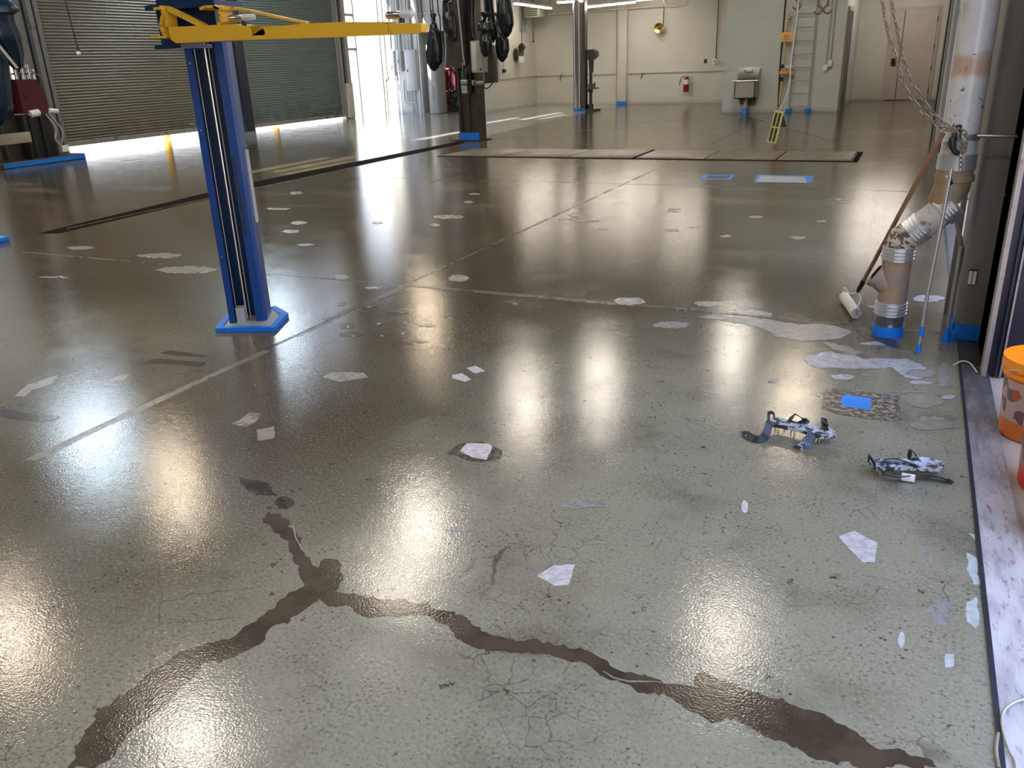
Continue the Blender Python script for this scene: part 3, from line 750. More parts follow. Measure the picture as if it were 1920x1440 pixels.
b = MB(); b.cyl(lp(.046, .03, .12), lp(.046, .03, 4.3), .003, seg=8); part(b, 'lift_cable', M['galv'], lift)
b = lprism([(.168, -.006), (.180, -.006), (.180, .002), (.168, .002)], .55, 1.0); part(b, 'rubber_strip', M['black'], lift)
b = lprism([(.222, .12), (.232, .12), (.232, .17), (.222, .17)], .60, 1.02); part(b, 'cable_duct', M['lgrey'], lift)
for z in (.43, 1.15, 1.5):
    b = MB(); b.cyl(lp(.018, -.004, z), lp(.018, .004, z), .006, seg=10); part(b, 'bolt', M['chrome'], lift)
# carriage
b = MB()
b.box((-3.60, 3.38, 1.75), (-3.14, 3.58, 1.775)); b.prism([(-3.54, 3.40, 1.77), (-3.17, 3.40, 1.77), (-3.17, 3.40, 2.2), (-3.50, 3.40, 2.2)], (0, .02, 0))
b.box((-3.50, 3.46, 1.60), (-3.22, 3.60, 1.76)); b.box((-3.60, 3.40, 1.57), (-3.42, 3.62, 1.59)); b.box((-3.57, 3.42, 1.58), (-3.46, 3.60, 1.76))
car = part(b, 'carriage', M['bluedk'], lift)
for x in (-3.45, -3.25):
    b = MB(); ring = [Vector((x+.028*math.cos(a), 3.395, 1.825+.028*math.sin(a))) for a in [2*PI*k/20 for k in range(20)]]
    b.tube(ring, .004, 6, closed=True); b.cyl((x, 3.40, 1.80), (x, 3.385, 1.80), .009, seg=10); part(b, 'arm_pin', M['chrome'], car)
# arm, in the plane Y ~ 3.35
Ya = 3.35
def ap(px, py, Y=Ya): return PY(px, py, Y)
def plate(mb, pts, Y, th): mb.prism([ap(*p, Y) for p in pts], (0, th, 0)); return mb
arm = thing('swing_arm', 'yellow telescoping lift arm reaching right from the blue column', 'lift arm', ap(560, 62)) if False else lift
b = MB(); plate(b, [(315, 51), (440, 45), (448, 47), (448, 75), (330, 81), (320, 74)], 3.31, .11)
plate(b, [(446, 49), (464, 48.5), (469, 56), (471, 67), (495, 66), (497, 60), (492, 52), (560, 45), (640, 41), (714, 41), (725, 45), (725, 65), (640, 69.5), (446, 75)], 3.315, .006)
plate(b, [(448, 50), (725, 43), (725, 64), (448, 73)], 3.40, .006)
plate(b, [(448, 71), (725, 62.5), (725, 65), (448, 75)], 3.32, .08); plate(b, [(495, 52), (725, 40.5), (725, 43), (495, 55)], 3.32, .08)
part(b, 'arm_beam', M['yellow'], lift, ang=30)
b = MB(); plate(b, [(700, 45), (788, 43), (790, 46), (790, 60), (784, 63), (700, 64)], 3.33, .06); part(b, 'arm_extension', M['yellow'], lift)
b = MB()
def bar(pts, w, Y0, Y1): 
    P = [ap(*p, (Y0+Y1)/2) for p in pts]
    for p, q in zip(P, P[1:]):
        t = (q-p).normalized(); n = Vector((0, 1, 0)).cross(t)
        b.obox((p+q)/2, t, (0, 1, 0), n, (q-p).length+.004, Y1-Y0, w)
bar([(300, 17), (308, 16), (314, 19), (316, 27), (313, 38), (311, 50), (316, 62), (322, 70)], .012, 3.32, 3.40)
bar([(304, 15), (316, 16), (345, 30), (385, 50)], .022, 3.34, 3.37)
bar([(318, 24), (322, 50)], .016, 3.33, 3.40)
bar([(302, 70), (322, 70)], .010, 3.30, 3.44)
bar([(386, 17), (396, 13), (412, 13), (420, 18), (423, 28), (424, 40), (420, 46)], .012, 3.32, 3.40)
bar([(425, 14), (440, 15), (470, 20), (500, 27), (540, 36), (576, 43)], .011, 3.37, 3.40)
bar([(414, 14), (430, 16)], .014, 3.32, 3.42)
part(b, 'arm_gusset', M['yellow'], lift, ang=30)
for (x0, x1, y) in ((430, 478, 33), (725, 775, 27)):
    b = MB(); xm = x0+(x1-x0)*.55
    b.tube([ap(x0, y+2, 3.35), ap(x0+2, y+2, 3.35), ap(xm, y+1, 3.35)], [.012, .0155, .0165], 18); pad = part(b, 'lift_pad', M['chrome'], lift)
    b = MB(); b.tube([ap(xm, y, 3.35), ap(x1-3, y-1, 3.35), ap(x1, y, 3.35)], [.019, .017, .009], 6); part(b, 'pad_block', M['lgrey'], pad)
    b = MB(); b.cyl(ap(x0+(x1-x0)*.58, y+5, 3.35), ap(x0+(x1-x0)*.58, y+16, 3.35), .012, seg=14); part(b, 'pad_stem', M['black'], pad)

# ================================================================== dark lift post with covered reels (middle distance)
PYc = 15.2
post = thing('steel_post', 'dark greasy steel lift post hung with black bags in the middle distance', 'steel post', (-7.95, 15.28, 0))
b = MB(); b.box((-8.16, 15.16, .02), (-7.78, 15.20, 4.6)); b.box((-8.18, 15.08, .02), (-8.14, 15.42, 4.6)); b.box((-7.80, 15.08, .02), (-7.76, 15.42, 4.6))
b.box((-8.0, 15.12, .02), (-7.96, 15.18, 4.6)); b.box((-8.16, 15.38, .02), (-7.78, 15.42, 4.6))
part(b, 'post_channel', M['dksteel'], post)
b = MB(); b.box((-8.26, 15.0, 0), (-7.68, 15.5, .02)); part(b, 'base_plate', M['dksteel'], post)
b = MB(); b.box((-8.19, 15.07, .02), (-7.75, 15.09, .16)); b.box((-8.19, 15.07, .02), (-8.185, 15.42, .14)); part(b, 'masking_tape', M['tape'], post)
b = MB(); b.box((-8.19, 15.0, 1.35), (-7.92, 15.18, 4.5)); part(b, 'upper_channel', M['dksteel'], post)
b = MB(); b.tube([PY(858, 0, 14.95), PY(868, 100, 14.95), PY(871, 122, 14.95)], .014, 8); part(b, 'slide_rod', M['galv'], post)
b = MB()
for (x0, y0, x1, y1, Y) in ((866, 118, 874, 132, 14.9), (867, 134, 872, 150, 14.85), (872, 128, 880, 152, 14.95), (863, 150, 881, 158, 14.85), (864, 160, 882, 176, 14.95), (884, 150, 893, 160, 14.95), (893, 152, 912, 158, 14.9), (866, 172, 881, 176, 14.85)):
    p = PY(x0, y0, Y); q = PY(x1, y1, Y+.12); b = MB(); b.box((p.x, Y, q.z), (q.x, Y+.12, p.z), bev=.006); part(b, 'carriage_latch', M['steel'], post)
b = MB()
for (x0, y0, x1, y1, Y) in ((872, 122, 882, 136, 14.97), (874, 136, 884, 172, 15.0), (866, 140, 880, 148, 15.0)):
    p = PY(x0, y0, Y); q = PY(x1, y1, Y); b.box((p.x, Y, q.z), (q.x, Y+.1, p.z))
b.tube(catmull([PY(905, 160, 14.95), PY(912, 166, 14.95), PY(922, 158, 14.95), PY(925, 150, 14.95)]), .012, 8)
b.tube(catmull([PY(895, 160, 14.95), PY(900, 180, 14.95), PY(897, 188, 14.95), PY(893, 178, 14.95)]), .006, 6)
part(b, 'linkage', M['black'], post)
b = MB(); b.sphere(PY(898, 208, 15.1), .03); part(b, 'knob', M['black'], post)
def pbox(x0, y0, x1, y1, Y, d, bev=.01, mb=None):
    p = PY(x0, y0, Y); q = PY(x1, y1, Y); mb = mb or MB(); mb.box((p.x, Y, q.z), (q.x, Y+d, p.z), bev=bev); return mb
cab = thing('control_box', 'green-grey control cabinet fixed to the dark post below the black bags', 'control box', PY(893, 136, 14.9))
b = pbox(881, 77, 904, 136, 14.75, .3); part(b, 'cabinet', M['cgrey'], cab)
b = pbox(883, 80, 895, 134, 14.735, .015, .003); part(b, 'cabinet_door', M['lgrey'], cab)
b = MB(); b.cyl(PY(901, 130, 14.75), PY(901, 130, 14.72), .02, seg=10); part(b, 'knob', M['black'], cab)
b = pbox(905, 85, 920, 156, 15.0, .35); single(b, 'motor_cabinet', M['dksteel'], 'dark taller cabinet right of the green-grey control cabinet', 'cabinet', PY(912, 156, 15.0))

# black bags over hanging reels
def bag(pxs, Y, label, knot=True, cord_to=None, mt='blackg', group='black bags hanging by the dark post', squash=.7, nm='plastic_bag', seed=0):
    """pxs: list of (y, x_left, x_right) down the bag"""
    P = [(PY((a+c)/2, y, Y), (PY(c, y, Y)-PY(a, y, Y)).length/2) for (y, a, c) in pxs]
    C = [p for p, r in P]; cs = []
    n = len(P); fine = []
    for i in range(n-1):
        for k in range(5):
            t = k/5; fine.append((P[i][0].lerp(P[i+1][0], t), P[i][1]*(1-(3*t*t-2*t**3))+P[i+1][1]*(3*t*t-2*t**3)))
    fine.append(P[-1])
    o = thing(nm, label, 'bag', C[0], group)
    b = MB(); seg = 36; rings = []
    for i, (c, r) in enumerate(fine):
        ring = []
        for k in range(seg):
            a = 2*PI*k/seg
            wr = 1+.13*noise.noise(Vector((math.cos(a)*3.2+seed, math.sin(a)*3.2, c.z*1.2)))+.10*noise.noise(Vector((math.cos(a)*8+seed, math.sin(a)*8, c.z*2.2+seed)))
            if abs(math.cos(a)) > .9: wr = min(wr, 1.04)
            ring.append(b.bm.verts.new(c+Vector((math.cos(a)*r*wr, math.sin(a)*r*squash*wr, 0))))
        rings.append(ring)
    for A, B in zip(rings, rings[1:]):
        for k in range(seg): b.bm.faces.new((A[k], A[(k+1) % seg], B[(k+1) % seg], B[k]))
    for R_, s in ((rings[0], 1), (rings[-1], -1)):
        cv = b.bm.verts.new(sum((v.co for v in R_), Vector())/seg+Vector((0, 0, .02*s)))
        for k in range(seg): b.bm.faces.new((R_[k], R_[(k+1) % seg], cv))
    part(b, 'bag_body', M[mt], o, ang=80)
    if knot:
        b = MB(); top = C[0]; r = max(.03, P[0][1])
        b.lathe(top, [(0, -.02), (r*1.1, -.01), (r*.8, .03), (r*1.5, .08), (r*1.2, .12), (0, .11)], 14, lambda a, z: 1+.25*math.sin(3*a+z*20)); part(b, 'bag_knot', M[mt], o)
    b = MB(); b.tube([C[0]+Vector((0, 0, .02)), Vector((C[0].x, C[0].y, 4.9))], .012, 6); part(b, 'cord', M['black'], o)
    return o
bag([(38,810,816),(48,807,819),(62,805,824),(80,803,827),(100,801,829),(116,802,828),(127,806,822),(132,810,818)], 14.9, 'lowest dark bag, hanging alone left of the post in front of the grey cabinet', seed=1)
bag([(2,830,846),(18,831,849),(38,831,855),(55,833,858),(68,838,858),(78,846,857)], 14.6, 'black bag hanging left of the post, overlapping its edge', knot=True, seed=2)
bag([(-8,874,890),(20,875,889),(40,877,889),(55,877,890),(65,879,891),(76,884,892)], 14.8, 'narrow black bag hanging directly above the green-grey control cabinet', seed=3)
bag([(-8,908,923),(15,909,925),(35,911,928),(52,913,932),(68,919,931),(79,923,927)], 15.3, 'black bag behind the knotted bundle, right of the cabinet', seed=4)
bag([(36,905,915),(44,897,920),(56,896,922),(63,902,918),(80,900,922),(95,902,921),(105,906,915)], 14.6, 'knotted black bundle bulging twice, in front of the motor cabinet', seed=5)
bag([(-8,936,955),(10,934,958),(28,934,962),(45,935,963),(58,938,960),(68,945,955)], 14.9, 'largest black bag, at upper right of the hanging cluster', seed=6)
bag([(36,930,936),(52,929,942),(75,930,953),(92,930,954),(106,932,951),(115,938,946)], 15.2, 'smooth rounded black bag hanging lowest at the right end of the cluster', seed=7)
# hanging cords near the bags
for i, (x0, y0, x1, y1, Y, r, mt, lb) in enumerate(((806, 0, 808, 40, 15.0, .010, 'black', 'dark cord running up from the lowest bag'), (820, 0, 826, 62, 15.1, .012, 'black', 'dark looped cord between the two left bags'),
        (834, 62, 834, 128, 14.9, .011, 'lgrey', 'pale hose hanging in front of the red machine'), (789, 0, 791, 45, 14.2, .010, 'black', 'black wire just right of the yellow arm tip'))):
    p, q = PY(x0, y0, Y), PY(x1, y1, Y); tp = Vector((p.x, p.y, 4.9))
    b = MB(); b.tube(catmull([tp, p, p.lerp(q, .5)+Vector((.02, 0, 0)), q]), r, 6); single(b, 'cord', M[mt], lb, 'cord', q)

# ================================================================== round column and drill press
c = Vector((-9.0, 24.1, 0))
colm = thing('steel_column', 'shiny round steel column with blue tape at its foot', 'column', c)
b = MB(); b.cyl(c+Vector((-.03, 0, 0)), c+Vector((-.03, 0, 6.6)), .165, seg=36); part(b, 'shaft', M['polish'], colm)
b = MB(); b.box((c.x+.10, c.y-.10, 0), (c.x+.19, c.y+.12, 6.6)); part(b, 'side_channel', M['dksteel'], colm)
b = MB(); b.lathe(c+Vector((-.03, 0, 0)), [(.17, .0), (.17, .07)], 36); b.box((c.x+.095, c.y-.105, 0), (c.x+.195, c.y-.10, .07)); part(b, 'masking_tape', M['tape'], colm)
dp = thing('drill_press', 'dark floor-standing drill press right of the round column', 'drill press', (-8.62, 24.2, 0))
b = MB(); b.cyl((-8.74, 24.3, .05), (-8.74, 24.3, 1.5), .045); part(b, 'pillar', M['dksteel'], dp)
b = MB(); b.box((-8.80, 24.0, 0), (-8.50, 24.5, .05), bev=.01); b.cyl((-8.72, 24.2, .05), (-8.72, 24.2, .18), .09); part(b, 'base', M['dksteel'], dp)
b = MB(); b.prism([(-8.80, 24.1, 1.40), (-8.60, 24.1, 1.40), (-8.50, 24.1, 1.50), (-8.52, 24.1, 1.62), (-8.62, 24.1, 1.68), (-8.80, 24.1, 1.66)], (0, .25, 0)); part(b, 'head', M['dksteel'], dp)
b = MB(); b.cyl((-8.67, 24.15, 1.05), (-8.67, 24.15, 1.42), .06, .075); b.cyl((-8.67, 24.15, .88), (-8.67, 24.15, 1.05), .014); part(b, 'spindle', M['dksteel'], dp)
b = MB(); b.box((-8.80, 24.0, .60), (-8.50, 24.35, .64), bev=.008); b.cyl((-8.75, 24.3, .5), (-8.75, 24.3, .66), .07); part(b, 'work_table', M['dksteel'], dp)
b = MB(); b.box((-8.74, 24.05, .64), (-8.62, 24.2, .74)); b.box((-8.58, 24.08, .64), (-8.55, 24.18, .78)); part(b, 'vice', M['dksteel'], dp)

# pilaster on the back wall
pil = thing('wall_pilaster', 'painted steel pilaster with blue tape on the back wall', 'pilaster', (-8.75, 27.33, 0))
b = MB(); b.box((-8.90, 27.26, 0), (-8.60, 27.40, 3.3), bev=.012); part(b, 'shaft', M['wallw'], pil)
b = MB(); b.box((-8.91, 27.25, 0), (-8.59, 27.262, .09)); part(b, 'masking_tape', M['tape'], pil)
b = MB(); b.cyl((-8.98, 27.36, .1), (-8.98, 27.36, 3.2), .015, seg=8); part(b, 'conduit', M['cream'], pil)
# back wall fittings
b = MB(); b.tube(catmull([(-11.6, 27.25, 2.82), (-9.5, 27.25, 2.84)], 2)+catmull([(-9.4, 27.25, 2.84), (-7.0, 27.25, 2.86)], 2), .035, 10); single(b, 'ceiling_pipe', M['cream'], 'cream pipe running along the top of the back wall', 'pipe', (-9.3, 27.25, 2.84))
b = MB(); b.tube(catmull([PY(1245, -6, 26), PY(1249, 8, 26), PY(1262, 12, 26), PY(1278, 10, 26), PY(1287, 6, 26), PY(1290, -8, 26)], 5), .04, 10); single(b, 'pipe_loop', M['cream'], 'cream U-shaped pipe loop hanging above the brass gong', 'pipe', PY(1265, 11, 26))
gong = thing('wall_gong', 'brass bell-shaped horn hung by a cord on the back wall', 'gong', PY(1236, 53, 27.2))
gc = PY(1236, 53, 27.2); R90 = Matrix.Rotation(PI/2, 3, 'X')
b = MB(); b.lathe(gc, [(0, -.10), (.03, -.10), (.04, -.02), (.10, .03), (.155, .05), (.15, .06), (.09, .03), (0, .0)], 28, axis=R90); part(b, 'horn', M['brass'], gong)
b = MB(); b.lathe(gc, [(0, .0), (.05, .02), (.03, .07), (0, .08)], 16, axis=R90); part(b, 'driver', M['dksteel'], gong)
b = MB(); b.tube([gc+Vector((.11, .05, .05)), gc+Vector((.12, .08, 1.0))], .012, 6); part(b, 'cord', M['hardw'], gong)
oc = thing('outlet_conduit', 'thin conduit dropping to a round box on the back wall', 'conduit', PY(1341, 114, 27.3))
b = MB(); p = PY(1342, 110, 27.36); b.cyl(p, Vector((p.x, p.y, 3.2)), .013, seg=8); part(b, 'conduit', M['hardw'], oc)
b = MB(); q = PY(1341, 115, 27.38); b.lathe(q, [(0, .08), (.075, .07), (.08, 0)], 18, axis=R90); part(b, 'junction_box', M['whitep'], oc)
b = MB(); b.cyl(q+Vector((0, -.07, 0)), q+Vector((0, -.09, 0)), .025, seg=12); part(b, 'socket', M['black'], oc)
b = pbox(1320, 111, 1325, 118, 27.37, .03, .004); single(b, 'wall_outlet', M['black'], 'small black outlet left of the round conduit box', 'outlet', PY(1323, 115, 27.38))
for (x, y0, y1, lb) in ((1052, 139, 152, 'dark hook on the back wall left of the round column'), (1204, 137, 148, 'dark hook on the back wall right of the pilaster')):
    b = MB(); b.tube(catmull([PY(x+2, y0, 27.36), PY(x-1, (y0+y1)/2, 27.33), PY(x-2, y1, 27.3)]), .014, 6); single(b, 'wall_hook', M['hardw'], lb, 'hook', PY(x, y0, 27.36))
# fire extinguisher
e0 = PY(1286, 172, 27.25)
fe = thing('fire_extinguisher', 'red fire extinguisher with a white label on the back wall', 'fire extinguisher', e0)
zb = e0.z
b = MB(); b.lathe(e0, [(0, 0), (.075, .0), (.082, .02), (.082, .36), (.06, .42), (.03, .45), (0, .45)], 24); part(b, 'cylinder', M['red'], fe)
b = MB(); b.lathe(e0, [(.0835, .22), (.0835, .36)], 24); part(b, 'label', M['whitep'], fe, 'white paper label')
b = MB(); b.box((e0.x-.05, e0.y-.02, zb+.45), (e0.x+.07, e0.y+.02, zb+.49)); b.box((e0.x-.03, e0.y-.02, zb+.50), (e0.x+.10, e0.y+.02, zb+.52)); b.cyl(e0+UP*.44, e0+UP*.5, .025); part(b, 'valve_handle', M['lgrey'], fe)
b = MB(); b.tube(catmull([e0+Vector((-.04, -.03, .47)), e0+Vector((-.14, -.04, .42)), e0+Vector((-.19, -.04, .28)), e0+Vector((-.20, -.04, .20))]), [.012]*18+[.02], 8); part(b, 'hose', M['black'], fe)
b = MB(); b.box((e0.x-.03, e0.y+.08, zb+.2), (e0.x+.03, e0.y+.15, zb+.5)); part(b, 'bracket', M['lgrey'], fe)

# corner heater and hose reel on the short wall
hh = PX(1003, 24, -11.35)
ht = thing('unit_heater', 'small dark unit heater on a bracket in the far wall corner', 'heater', hh)
b = MB(); b.box((hh.x-.25, hh.y-.3, hh.z-.14), (hh.x+.25, hh.y+.3, hh.z+.22), bev=.02); part(b, 'casing', M['cgrey'], ht)
b = MB()
for k in range(5): b.box((hh.x-.22, hh.y-.32, hh.z-.10+k*.06), (hh.x+.22, hh.y-.30, hh.z-.07+k*.06))
part(b, 'louvre', M['dksteel'], ht)
b = MB(); b.obox(Vector((-11.56, hh.y, hh.z-.28)), Vector((.6, 0, .8)), (0, 1, 0), Vector((-.8, 0, .6)), .40, .05, .03); b.box((-11.8, hh.y-.25, hh.z-.55), (-11.76, hh.y+.25, hh.z+.25)); part(b, 'bracket', M['grey'], ht)
rr = PX(972, 103, -11.7)
rl = thing('hose_reel', 'dark finned reel with a white tag on the short side wall', 'reel', rr)
b = MB(); RX = Matrix.Rotation(PI/2, 3, 'Y')
b.lathe(rr, [(0, -.10), (.20, -.10), (.20, -.07), (.12, -.06), (.12, .06), (.20, .07), (.20, .10), (0, .10)], 24, axis=RX); part(b, 'drum', M['dksteel'], rl)
b = MB()
for k in range(6):
    a = PI*(.25+k*.1); b.obox(rr+Vector((.12, math.cos(a)*.24, math.sin(a)*.24)), (1, 0, 0), Vector((0, math.cos(a), math.sin(a))), Vector((0, -math.sin(a), math.cos(a))), .05, .2, .025)
part(b, 'fins', M['hardw'], rl)
b = MB(); b.box((rr.x+.12, rr.y-.02, rr.z-.22), (rr.x+.20, rr.y-.12, rr.z-.04)); b.box((rr.x+.1, rr.y-.2, rr.z-.22), (rr.x+.12, rr.y+.1, rr.z-.04)); part(b, 'tag', M['whitep'], rl)
for (x, y, X, r, lb) in ((979, 96, -11.45, .013, 'thin cord dropping to the finned reel'), (1000, 78, -11.4, .012, 'thin cord with a small plug beside the heater')):
    p = PX(x, y, X); b = MB(); b.cyl(p, Vector((p.x, p.y, 3.28)), r, seg=6); b.sphere(p, .03); single(b, 'pull_cord', M['hardw'], lb, 'cord', p)
p = PX(945, 133, -11.76); w0 = PX(937, 148, -11.77)
sw = thing('wall_switch', 'small dark switch with bent conduit on the short side wall', 'switch', p)
b = MB(); b.box((p.x-.04, p.y-.07, p.z-.05), (p.x+.05, p.y+.07, p.z+.05), bev=.01); part(b, 'switch_box', M['hardw'], sw)
b = MB(); b.cyl(p, Vector((p.x, p.y, 2.2)), .012, seg=6); part(b, 'conduit', M['grey'], sw)
b = MB(); b.tube([w0, Vector((w0.x, w0.y, 2.3))], .012, 6); single(b, 'wall_conduit', M['grey'], 'thin bare conduit down the short side wall left of the switch', 'conduit', w0)

# ================================================================== sink, ladder, gas pipe on the sage wall
SY = 22.76
sk = thing('utility_sink', 'stainless wall-hung utility sink on the sage block wall', 'sink', (-3.93, SY-.2, .7))
b = MB()
x0, x1, y0, y1, zt, zb_ = -4.20, -3.70, SY-.50, SY-.02, .76, .36
b.box((x0, y0, zb_), (x1, y0+.02, zt)); b.box((x0, y1-.02, zb_), (x1, y1, zt)); b.box((x0, y0, zb_), (x0+.02, y1, zt)); b.box((x1-.02, y0, zb_), (x1, y1, zt)); b.box((x0, y0, zb_), (x1, y1, zb_+.02))
part(b, 'basin', M['steel'], sk)
b = MB(); b.tube([(x0-.04, y1, zt+.01), (x0-.04, y0-.02, zt+.01), (x1+.04, y0-.02, zt+.01), (x1+.04, y1, zt+.01)], .02, 8); part(b, 'rolled_rim', M['chrome'], sk)
b = MB(); b.box((x0-.03, y1-.03, zt), (x1+.04, y1, 1.08), bev=.006); b.prism([(x1+.02, y1-.02, zt), (x1+.02, y1-.02, 1.06), (x1+.02, y0+.1, zt)], (.02, 0, 0)); part(b, 'backsplash', M['steel'], sk)
b = MB(); b.box((x0+.14, y1-.09, .96), (x1-.14, y1-.05, .99)); b.cyl((x0+.16, y1-.07, .98), (x0+.16, y1-.07, 1.03), .02); b.cyl((x1-.16, y1-.07, .98), (x1-.16, y1-.07, 1.03), .02); b.tube(catmull([(-3.95, y1-.07, .98), (-3.95, y1-.16, 1.0), (-3.95, y1-.24, .95)]), .012, 8); part(b, 'faucet', M['chrome'], sk)
b = MB(); b.prism([(x0+.05, y1-.1, .36), (x1-.03, y1-.1, .36), (x1-.05, y1-.1, .20), (x0+.10, y1-.1, .20)], (0, .1, 0)); part(b, 'support_bracket', M['dksteel'], sk)
b = MB(); b.cyl((-3.95, SY-.22, .06), (-3.95, SY-.22, .36), .05); part(b, 'drain_pipe', M['cream'], sk)
b = MB(); b.lathe((-3.95, SY-.22, 0), [(.085, 0), (.075, .06), (.056, .12)], 18); part(b, 'masking_tape', M['tape'], sk)

ld = thing('wall_ladder', 'grey steel ladder fixed to the sage block wall', 'ladder', (-2.8, SY-.1, 0))
ys_ = SY-.12
p0, p1 = F(1478, 209), F(1514, 209); xl, xr = PY(1478, 209, ys_).x, PY(1514, 209, ys_).x
for x in (xl, xr):
    b = MB(); b.box((x-.012, ys_-.03, .08), (x+.012, ys_+.03, 3.4)); part(b, 'rail', M['grey'], ld)
    b = MB(); b.box((x-.06, ys_-.07, 0), (x+.06, ys_+.07, .08)); part(b, 'masking_tape', M['tape'], ld)
for k in range(11):
    z = .14+.302*k; b = MB(); b.cyl((xl, ys_, z), (xr, ys_, z), .011, seg=8); part(b, 'rung', M['grey'], ld)
for z in (1.2, 2.6):
    b = MB(); b.box((xl-.01, ys_, z), (xl+.01, SY, z+.04)); b.box((xr-.01, ys_, z), (xr+.01, SY, z+.04)); part(b, 'standoff', M['grey'], ld)

gy = SY-.18
gp = thing('gas_pipe', 'yellow gas pipe with regulator left of the ladder', 'gas pipe', PY(1462, 200, gy))
P = lambda x, y: PY(x, y, gy)
b = MB(); b.tube([P(1487, 23), P(1481, 22), P(1479, 30), P(1474, 60), P(1471, 100), P(1469, 124)], .026, 10); b.tube([P(1466, 146), P(1463, 175), P(1461, 196)], .026, 10); part(b, 'riser', mat('yellow_pipe_paint', (.56, .42, .14), .5), gp)
b = MB(); p = P(1470, 127); b.sphere(p, .065); b.cyl(p, p+Vector((.20, -.02, .02)), .045); part(b, 'regulator', M['whitep'], gp)
b = MB(); p = P(1472, 137); b.lathe(p, [(0, -.05), (.12, -.04), (.14, 0), (.12, .05), (0, .06)], 20); b.box((p.x+.05, p.y-.05, p.z-.05), (p.x+.20, p.y+.05, p.z+.05), bev=.01); part(b, 'valve_body', mat('orange_yellow_paint', (.62, .33, .08), .45), gp)
b = MB(); p = P(1468, 124); b.lathe(p+Vector((0, -.08, 0)), [(0, -.03), (.05, -.02), (.05, .02), (0, .03)], 14, axis=R90); b.cyl(P(1466, 145), P(1465, 152), .04); part(b, 'valve_wheel', M['hardw'], gp)
b = MB(); p = P(1480, 32); b.cyl(p, p+Vector((.05, 0, -.04)), .04); part(b, 'pressure_gauge', M['brass'], gp)
gc_ = MB(); gc_.tube([PY(1473, 0, SY-.03), PY(1462, 130, SY-.03), PY(1459, 200, SY-.03)], .018, 8); single(gc_, 'black_conduit', M['hardw'], 'dark conduit running down behind the yellow gas pipe', 'conduit', PY(1459, 200, SY-.03))
sg = thing('warning_sign', 'small square orange-yellow sign on the gas pipe', 'sign', P(1475, 69)+Vector((0, -.06, 0)))
b = pbox(1465, 61, 1484, 78, gy-.07, .008, .002); part(b, 'sign_plate', mat('sign_orange', (.80, .45, .10), .5), sg)
b = MB(); 
for (u0, v0, u1, v1) in ((1470, 65, 1480, 66.2), (1470, 68, 1475, 71), (1476, 68, 1480, 69.2), (1476, 70, 1480, 71), (1470, 73, 1481, 74.4)): pbox(u0, v0, u1, v1, gy-.073, .003, 0, b)
part(b, 'sign_print', mat('sign_print_brown', (.45, .2, .04), .5), sg)
for nm, xb, yb_, xt, lb in (('left', 1548, 126, 1561, 'left conduit ending in a small box right of the ladder'), ('right', 1556, 118, 1567, 'right conduit ending in a square box beside the doorway')):
    o = thing('conduit_drop', lb, 'conduit', PY(xb, yb_, SY-.04), 'twin conduits right of the ladder')
    p = PY(xb, yb_, SY-.04); b = MB(); b.cyl(Vector((p.x, p.y, p.z)), Vector((p.x, p.y, 3.9)), .018, seg=8); part(b, 'conduit', M['lgrey'], o)
    b = MB(); b.box((p.x-.05, SY-.09, p.z-.08), (p.x+.05, SY, p.z+.06), bev=.008); part(b, 'junction_box', M['whitep'], o)

# hanging hoist pendant with cable and two hooks
HY = 9.0
pd = thing('hoist_pendant', 'yellow hoist pendant with black flap hanging in front of the ladder', 'hoist pendant', PY(1470, 206, HY))
b = MB(); b.tube(catmull([PY(1500, -60, HY), PY(1496, 10, HY), PY(1486, 90, HY), PY(1482, 120, HY), PY(1481, 145, HY), PY(1477, 172, HY), PY(1467, 195, HY), PY(1461, 208, HY)], 5)[:1]+catmull([PY(1500, -60, HY), PY(1496, 10, HY), PY(1486, 90, HY), PY(1482, 120, HY), PY(1481, 145, HY), PY(1477, 172, HY), PY(1467, 195, HY), PY(1461, 208, HY)], 5)[1:], .0075, 8)
p = PY(1500, -60, HY); b.tube([p, Vector((p.x, p.y, ZC))], .0075, 8); part(b, 'cable', mat('tan_cable', (.38, .33, .27), .5), pd)
a_, c_ = PY(1461, 210, HY), PY(1447, 266, HY); t = (c_-a_).normalized(); n_ = Vector((0, 1, 0)).cross(t)
b = MB()
for k in (-1, 0, 1): b.obox((a_+c_)/2+n_*k*.036, t, (0, 1, 0), n_, (c_-a_).length, .07, .013)
for k in (0, .5, 1): b.obox(a_.lerp(c_, k), t, (0, 1, 0), n_, .014, .074, .085)
part(b, 'pendant_cage', mat('pendant_yellow', (.42, .37, .10), .45), pd)
b = MB(); b.obox((a_+c_)/2, t, (0, 1, 0), n_, (c_-a_).length*.97, .066, .078); part(b, 'pendant_body', M['black'], pd)
b = MB(); b.prism([PY(1463, 206, HY+.05), PY(1468, 214, HY+.05), PY(1474, 238, HY+.05), PY(1461, 238, HY+.05), PY(1460, 214, HY+.05)], (0, .03, 0)); part(b, 'flap', M['black'], pd)
